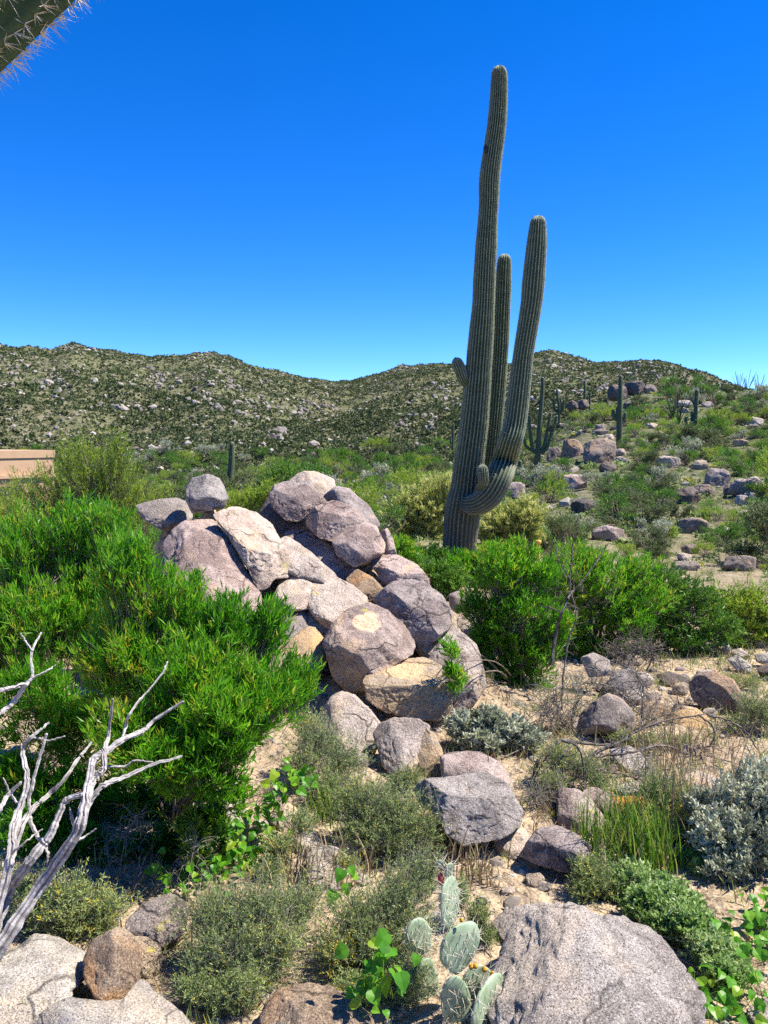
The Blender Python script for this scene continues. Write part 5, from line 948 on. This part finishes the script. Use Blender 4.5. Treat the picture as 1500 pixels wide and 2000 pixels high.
for k, (nm, lb, ct) in KINDS.items():
    for v in range(3):
        r = np.random.default_rng(300 + v + 10 * len(nm)); nl = 8 + v
        lobes = [[r.uniform(-.8, .8), r.uniform(-.75, .75), r.uniform(.22, .95), r.uniform(.18, .42), r.uniform(.18, .42), r.uniform(.15, .34)] for _ in range(nl)]
        fL = {'olive': .75, 'hopd': 1.35, 'lime': 1.5, 'silver': 2.0, 'hop': 1.1}[k]
        st, fo = plant_parts(r, (0, 0, 0), lobes, k, 420, fL=fL, flv=.55, main_r=.018, twigs=.35)
        PROTO[k, v] = (st, fo, nm)
class Lib: pass
LIB = {}
r = np.random.default_rng(401); places = []
def region_ok(px, py):
    for x0, y0, x1, y1 in [(860, 930, 990, 1100)]:
        if x0 < px < x1 and y0 < py < y1: return False
    return True
def too_close(x, y, s):
    return any((x - a) ** 2 + (y - b) ** 2 < (0.55 * (s + c)) ** 2 for a, b, c in places)
hillpx = [(q[2] * .0, 0) for q in []]
boxes = [(q[1], q[2], q[3], q[4]) for q in HILL]; hd = HILL_D
def hides(h, s):
    m = F / h[1]; px, py = proj(h); x0, x1, y0, y1 = px - s * .75 * m, px + s * .75 * m, py - s * .95 * m, py
    return any(x0 < c - (c - a) * .25 and x1 > a + (c - a) * .25 and y0 < e_ - (e_ - b) * .3 and y1 > b and h[1] < dd + .5 for (a, b, c, e_), dd in zip(boxes, hd))
cand = []
# named larger plants first: (px, py of the foot, width px, kind)
FIXED = [(1245, 1015, 120, 'olive'), (1205, 990, 70, 'olive'), (1290, 1000, 70, 'hopd'), (1090, 935, 60, 'hopd'), (1040, 945, 40, 'olive'), (1130, 995, 40, 'silver'), (1100, 1030, 60, 'silver'), (1180, 825, 60, 'lime'), (1150, 835, 50, 'olive'), (1250, 800, 60, 'olive'), (1440, 830, 80, 'lime'), (1480, 820, 60, 'olive'), (1420, 1060, 70, 'hopd'), (1460, 1050, 80, 'hopd'), (1480, 1110, 60, 'lime'),
         (1380, 1010, 50, 'hop'), (1340, 990, 30, 'hop'), (1390, 990, 26, 'hop'), (1155, 925, 24, 'hop'), (1100, 970, 40, 'hop'), (1230, 1085, 60, 'lime'), (1180, 1090, 50, 'hop'), (1280, 1090, 60, 'olive'), (1380, 1090, 50, 'lime'), (1420, 1130, 70, 'lime'), (1350, 1130, 60, 'hop'), (1300, 1050, 60, 'lime'), (1260, 1050, 50, 'hopd'), (1480, 900, 50, 'hopd'), (1460, 905, 50, 'lime'), (1300, 880, 50, 'olive'), (1260, 870, 50, 'olive'), (1320, 860, 50, 'lime'), (1240, 845, 40, 'lime'),
         (720, 990, 50, 'olive'), (745, 960, 60, 'hopd'), (700, 955, 50, 'olive'), (770, 935, 60, 'hopd'), (820, 930, 50, 'lime'), (860, 920, 50, 'hopd'), (740, 1005, 30, 'lime'), (700, 930, 40, 'olive'), (660, 930, 40, 'silver'), (830, 905, 40, 'hop'), (500, 945, 50, 'olive'), (560, 935, 50, 'lime'), (420, 945, 50, 'olive'), (360, 950, 60, 'olive'), (340, 980, 60, 'lime'), (40, 960, 90, 'lime'), (0, 1000, 80, 'hopd'), (100, 940, 60, 'olive')]
for (px, py, wpx, k) in FIXED:
    h = hit(px, py)
    if h is None or h[1] > 200: continue
    s = wpx / 2 * h[1] / F / .85
    if hides(h, s): s *= .6
    if hides(h, s): continue
    cand.append((h, s, k, 1)); places.append((h[0], h[1], s))
n = 0
while n < 40000 and len(cand) < 640:
    n += 1; px = r.uniform(-60, 1560); py = r.uniform(770, 1110)
    if px < 700 and py < 890: continue
    h = hit(px, py)
    if h is None or h[1] > 150 or h[1] < 12.5: continue
    if px < 1000 and r.random() < .35: continue
    if any(a - 4 < px < c + 4 and b < py - 4 < d + 12 for a, b, c, d in boxes): continue
    if 740 < px < 1090 and h[1] < 26: continue
    s = float(r.choice([.5, .65, .8, 1.0, 1.3], p=[.22, .24, .26, .17, .11])) * 1.15 * (1 + h[1] / 140)
    if hides(h, s) or too_close(h[0], h[1], s * .8): continue
    k = str(r.choice(['olive', 'hopd', 'lime', 'silver', 'hop'], p=[.40, .24, .18, .1, .08])) if px > 950 else str(r.choice(['olive', 'hopd', 'lime', 'silver', 'hop'], p=[.36, .26, .26, .06, .06]))
    cand.append((h, s, k, 0)); places.append((h[0], h[1], s))
lab = {}
for ci, (h, s, k, fx) in enumerate(cand):
    px, py = proj(h + np.array([0, 0, s * .5])); q = min(LANDN, key=lambda L: math.hypot(L[0] - px, (L[1] - py) * 1.2)); dx, dy = px - q[0], py - q[1]
    dirn = ('above ' if dy < 0 else 'below ') if abs(dy) > abs(dx) else ('left of ' if dx < 0 else 'right of '); lab.setdefault((k, dirn + q[2]), []).append((math.hypot(dx, dy), ci))
labels = {}
for (k, ph), v in lab.items():
    v.sort()
    for i, (_, ci) in enumerate(v): labels[ci] = (ORD[i] if i < len(ORD) else '') + ('closest ' if i == 0 and len(v) > 1 else '') + KINDS[k][1] + ' ' + ph
for ci, (h, s, k, fx) in enumerate(cand):
    v = int(r.integers(3)); key = (k, v); grp = KINDS[k][1] + 'es of the valley and hillside'; sc = (s, s, s * r.uniform(.75, 1.15)); rz = r.uniform(0, 6.28); loc = (h[0], h[1], gz(h[0], h[1]) - .06 * s)
    if key not in LIB:
        st, fo, nm = PROTO[key]; o = thing(nm, labels[ci], 'bush', loc, grp); st.build('stem', M[PRM[k]['stem']], o); fo.build('foliage', M[PRM[k]['mat']], o); o.scale = sc; o.rotation_euler = (0, 0, rz); LIB[key] = o
    else: copy_thing(LIB[key], loc, rz, sc, labels[ci], grp)
# ocotillos: wands on the skyline
for i, (px, d) in enumerate([(1452, 98), (1476, 100), (1437, 99), (1310, 66), (1322, 64)]):
    rr = np.random.default_rng(600 + i); x = (px - 750) / F * d; b = np.array([x, d, gz(x, d)]); mb = MB()
    for j in range(11):
        a = rr.uniform(0, 6.28); L = rr.uniform(1.6, 3.0); o_ = np.array([math.cos(a), math.sin(a), 0]) * rr.uniform(.3, .9); P = crom([b, b + o_ * .5 + [0, 0, L * .5], b + o_ * 1.2 + [0, 0, L]], 7); tubes(mb, P[None], np.linspace(.05, .022, 7)[None], 4, .5)
    o = mb.build('ocotillo', M['olive'], None, b); tag(o, ['ocotillo wands on the skyline, tallest bunch', 'ocotillo wands on the skyline at the picture edge', 'ocotillo wands on the skyline nearer the lone dark saguaro', 'ocotillo wands beside the three armed saguaro', 'second ocotillo, touching the one beside the three armed saguaro'][i], 'ocotillo', 'ocotillos')

# ------------------------------------------------------------------ stuff: far scrub, far rocks, gravel, litter
def scatter(n, r0, r1, seed, a0=-.56, a1=.56):
    g = np.random.default_rng(seed); rr = np.sqrt(g.uniform(r0 ** 2, r1 ** 2, n)); th = g.uniform(a0, a1, n); return g, rr * np.sin(th), rr * np.cos(th), rr
def scrub(n, r0, r1, seed, smin, smax, q=10, lf=.75):
    g, x, y, rr = scatter(n, r0, r1, seed); den = fbm(np.stack([x, y, 0 * x], 1) * .03, 3); ok = g.random(n) < np.clip(.72 + den * .9, .3, 1)
    x, y, rr = x[ok], y[ok], rr[ok]; z = ground(x, y); n = len(x); s = g.uniform(smin, smax, n) * g.choice([.7, 1, 1.5], n, p=[.45, .42, .13])
    c = np.repeat(np.stack([x, y, z], 1), q, 0); S_ = np.repeat(s, q)
    u = nrm(g.normal(size=(n * q, 3))); u[:, 2] = np.abs(u[:, 2]); p = c + u * (S_ * g.uniform(.3, .75, n * q))[:, None] * [1, 1, .8]
    d = nrm(u + g.normal(size=u.shape) * .6); sd = nrm(np.cross(d, g.normal(size=d.shape))); ti = np.clip(np.repeat(g.normal(.45, .2, n), q) + g.normal(0, .12, n * q), 0, 1)
    mb = MB(); leaves(mb, p - d * (S_ * .25)[:, None], d, sd, S_ * lf, S_ * lf * .8, ti, wide=.5); return mb
mb = scrub(165000, 110, 470, 701, .42, .8, 6, .85); m2 = scrub(40000, 105, 250, 703, .4, .8, 6, .85); mb.add(np.concatenate(m2.v), m2.f[0][0], np.concatenate(m2.t)); o = mb.build('hillside_scrub', M['scrub']); tag(o, 'scrub covering the far hills', 'scrub', kind='stuff')
mb = scrub(15000, 22, 130, 702, .16, .42, 26, .42); m2 = scrub(2600, 12.5, 48, 704, .10, .26, 30, .26); mb.add(np.concatenate(m2.v), m2.f[0][0], np.concatenate(m2.t)); o = mb.build('low_scrub', M['wisp']); tag(o, 'low grass and weeds on the near hillside', 'scrub', kind='stuff')
def stones(n, r0, r1, seed, smin, smax, thr, fr=.02, a0=-.56, a1=.56, mask=None):
    g, x, y, rr = scatter(n, r0, r1, seed, a0, a1); f = fbm(np.stack([x, y, 0 * x + 4], 1) * fr, 4); ok = f > thr + g.normal(0, .12, n)
    if mask is not None: ok &= mask(x, y)
    x, y = x[ok], y[ok]; n = len(x); z = ground(x, y); s = g.uniform(smin, smax, n) * g.choice([.5, .8, 1.2, 2.0], n, p=[.4, .35, .2, .05]); v, fc = ico(2 if smax < .1 else 1)
    V = v[None] * s[:, None, None] * g.uniform(.6, 1.25, (n, 1, 3)) * g.uniform(.85, 1.15, (n, len(v), 1)); a = g.uniform(0, 6.28, n); ca, sa = np.cos(a)[:, None], np.sin(a)[:, None]
    V = np.stack([V[..., 0] * ca - V[..., 1] * sa, V[..., 0] * sa + V[..., 1] * ca, V[..., 2] * .8], -1) + np.stack([x, y, z], 1)[:, None]
    mb = MB(); mb.add(V.reshape(-1, 3), (fc[None] + (np.arange(n) * len(v))[:, None, None]).reshape(-1, 3), np.repeat(g.random(n), len(v))); return mb
N = NT('far_stone'); N.link(N.ramp(N.attr(), [(0, (0.13, 0.11, 0.095)), (.5, (0.29, 0.255, 0.215)), (1, (0.44, 0.395, 0.335))]), N.b.inputs['Base Color']); N.b.inputs['Roughness'].default_value = .95; M['farstone'] = N.m
mb = stones(26000, 112, 460, 711, .22, .62, -.12, .04); g = np.random.default_rng(777)
for (px, py, wd, ht) in [(490, 795, 75, 40), (150, 685, 50, 18), (395, 775, 45, 30), (240, 795, 90, 25), (90, 745, 110, 35), (300, 745, 60, 25), (20, 710, 60, 25), (320, 735, 70, 30), (440, 750, 90, 35), (230, 690, 60, 10), (860, 770, 60, 30), (785, 722, 40, 10), (1080, 720, 120, 25), (1250, 722, 120, 25), (1180, 760, 90, 25), (560, 850, 70, 20), (600, 800, 80, 40), (820, 830, 80, 30), (300, 880, 60, 15), (1130, 735, 60, 20)]:
    for k in range(int(wd * ht / 60)):
        h = hit(px + g.normal() * wd / 3, py + g.normal() * ht / 3)
        if h is None: continue
        v, fc = ico(2); sz = g.uniform(.35, 1.25); mb.add(h + v * g.uniform(.8, 1.2, (len(v), 1)) * sz * g.uniform(.6, 1.2, 3), fc, float(np.clip(g.normal(.32, .22), 0, 1)))
o = mb.build('hillside_stones', M['farstone']); tag(o, 'pale stones strewn over the far hills', 'stones', kind='stuff')
o = stones(900, 24, 110, 712, .12, .4, -.1, .06, -.1, .5).build('slope_stones', M['farstone']); tag(o, 'small stones strewn over the near hillside', 'stones', kind='stuff')
o = stones(5200, 2.3, 9, 713, .006, .022, -.4, .6, -.5, .5).build('gravel', M['farstone']); tag(o, 'gravel on the sandy ground', 'gravel', kind='stuff')
g, x, y, rr = scatter(3800, 2.3, 9.5, 721); z = ground(x, y) + .012; a = g.uniform(0, 6.28, len(x)); L = g.uniform(.03, .16, len(x)); d = np.stack([np.cos(a), np.sin(a), g.normal(.05, .12, len(x))], 1) * L[:, None]; p = np.stack([x, y, z], 1)
mb = MB(); P = np.stack([p - d / 2, p + g.normal(size=p.shape) * .008 + [0, 0, .006], p + d / 2], 1); tubes(mb, P, np.full((len(x), 3), .0014), 3, g.random(len(x)))
lv = g.integers(0, len(x), 7000); q = p[lv] + g.normal(size=(7000, 3)) * [.1, .1, 0]; q[:, 2] = ground(q[:, 0], q[:, 1]) + .02; dd = nrm(g.normal(size=(7000, 3)) * [1, 1, .3]); leaves(mb, q, dd, nrm(np.cross(dd, g.normal(size=dd.shape) * .4 + [0, 0, 1])), g.uniform(.015, .04, 7000), g.uniform(.005, .012, 7000), g.random(7000), 1)
o = mb.build('litter', [M['twig'], M['dry']]); tag(o, 'dry twigs and fallen leaves on the sand', 'litter', kind='stuff')
def weeds(n, seed, mat, h, r0, r1, thr):
    g, x, y, rr = scatter(n, r0, r1, seed); f = fbm(np.stack([x, y, 0 * x + 2], 1) * .7, 3); ok = f > thr; x, y = x[ok], y[ok]; n = len(x); b = np.stack([x, y, ground(x, y)], 1)
    k = 9; b = np.repeat(b, k, 0) + g.normal(size=(n * k, 3)) * [.03, .03, 0]; d = nrm(g.normal(size=b.shape) * [.5, .5, .2] + [0, 0, 1]); mb = MB(); Ls = h * g.uniform(.4, 1.2, len(b)); leaves(mb, b, d, nrm(np.cross(d, g.normal(size=d.shape))), Ls, Ls * .06 + .002, g.random(len(b)), wide=.3); return mb
o = weeds(2600, 731, 'wisp', .10, 2.4, 10, .02).build('weeds', M['wisp']); tag(o, 'low green weeds between the shrubs', 'weeds', kind='stuff')
o = weeds(3200, 733, 'wisp', .20, 9.5, 34, -.06).build('slope_weeds', M['wisp']); tag(o, 'low weeds over the lower slope', 'weeds', kind='stuff')
o = weeds(1500, 732, 'dry', .11, 2.4, 13, .02).build('dry_grass', M['dry']); tag(o, 'sparse dry grass on the sand', 'grass', kind='stuff')
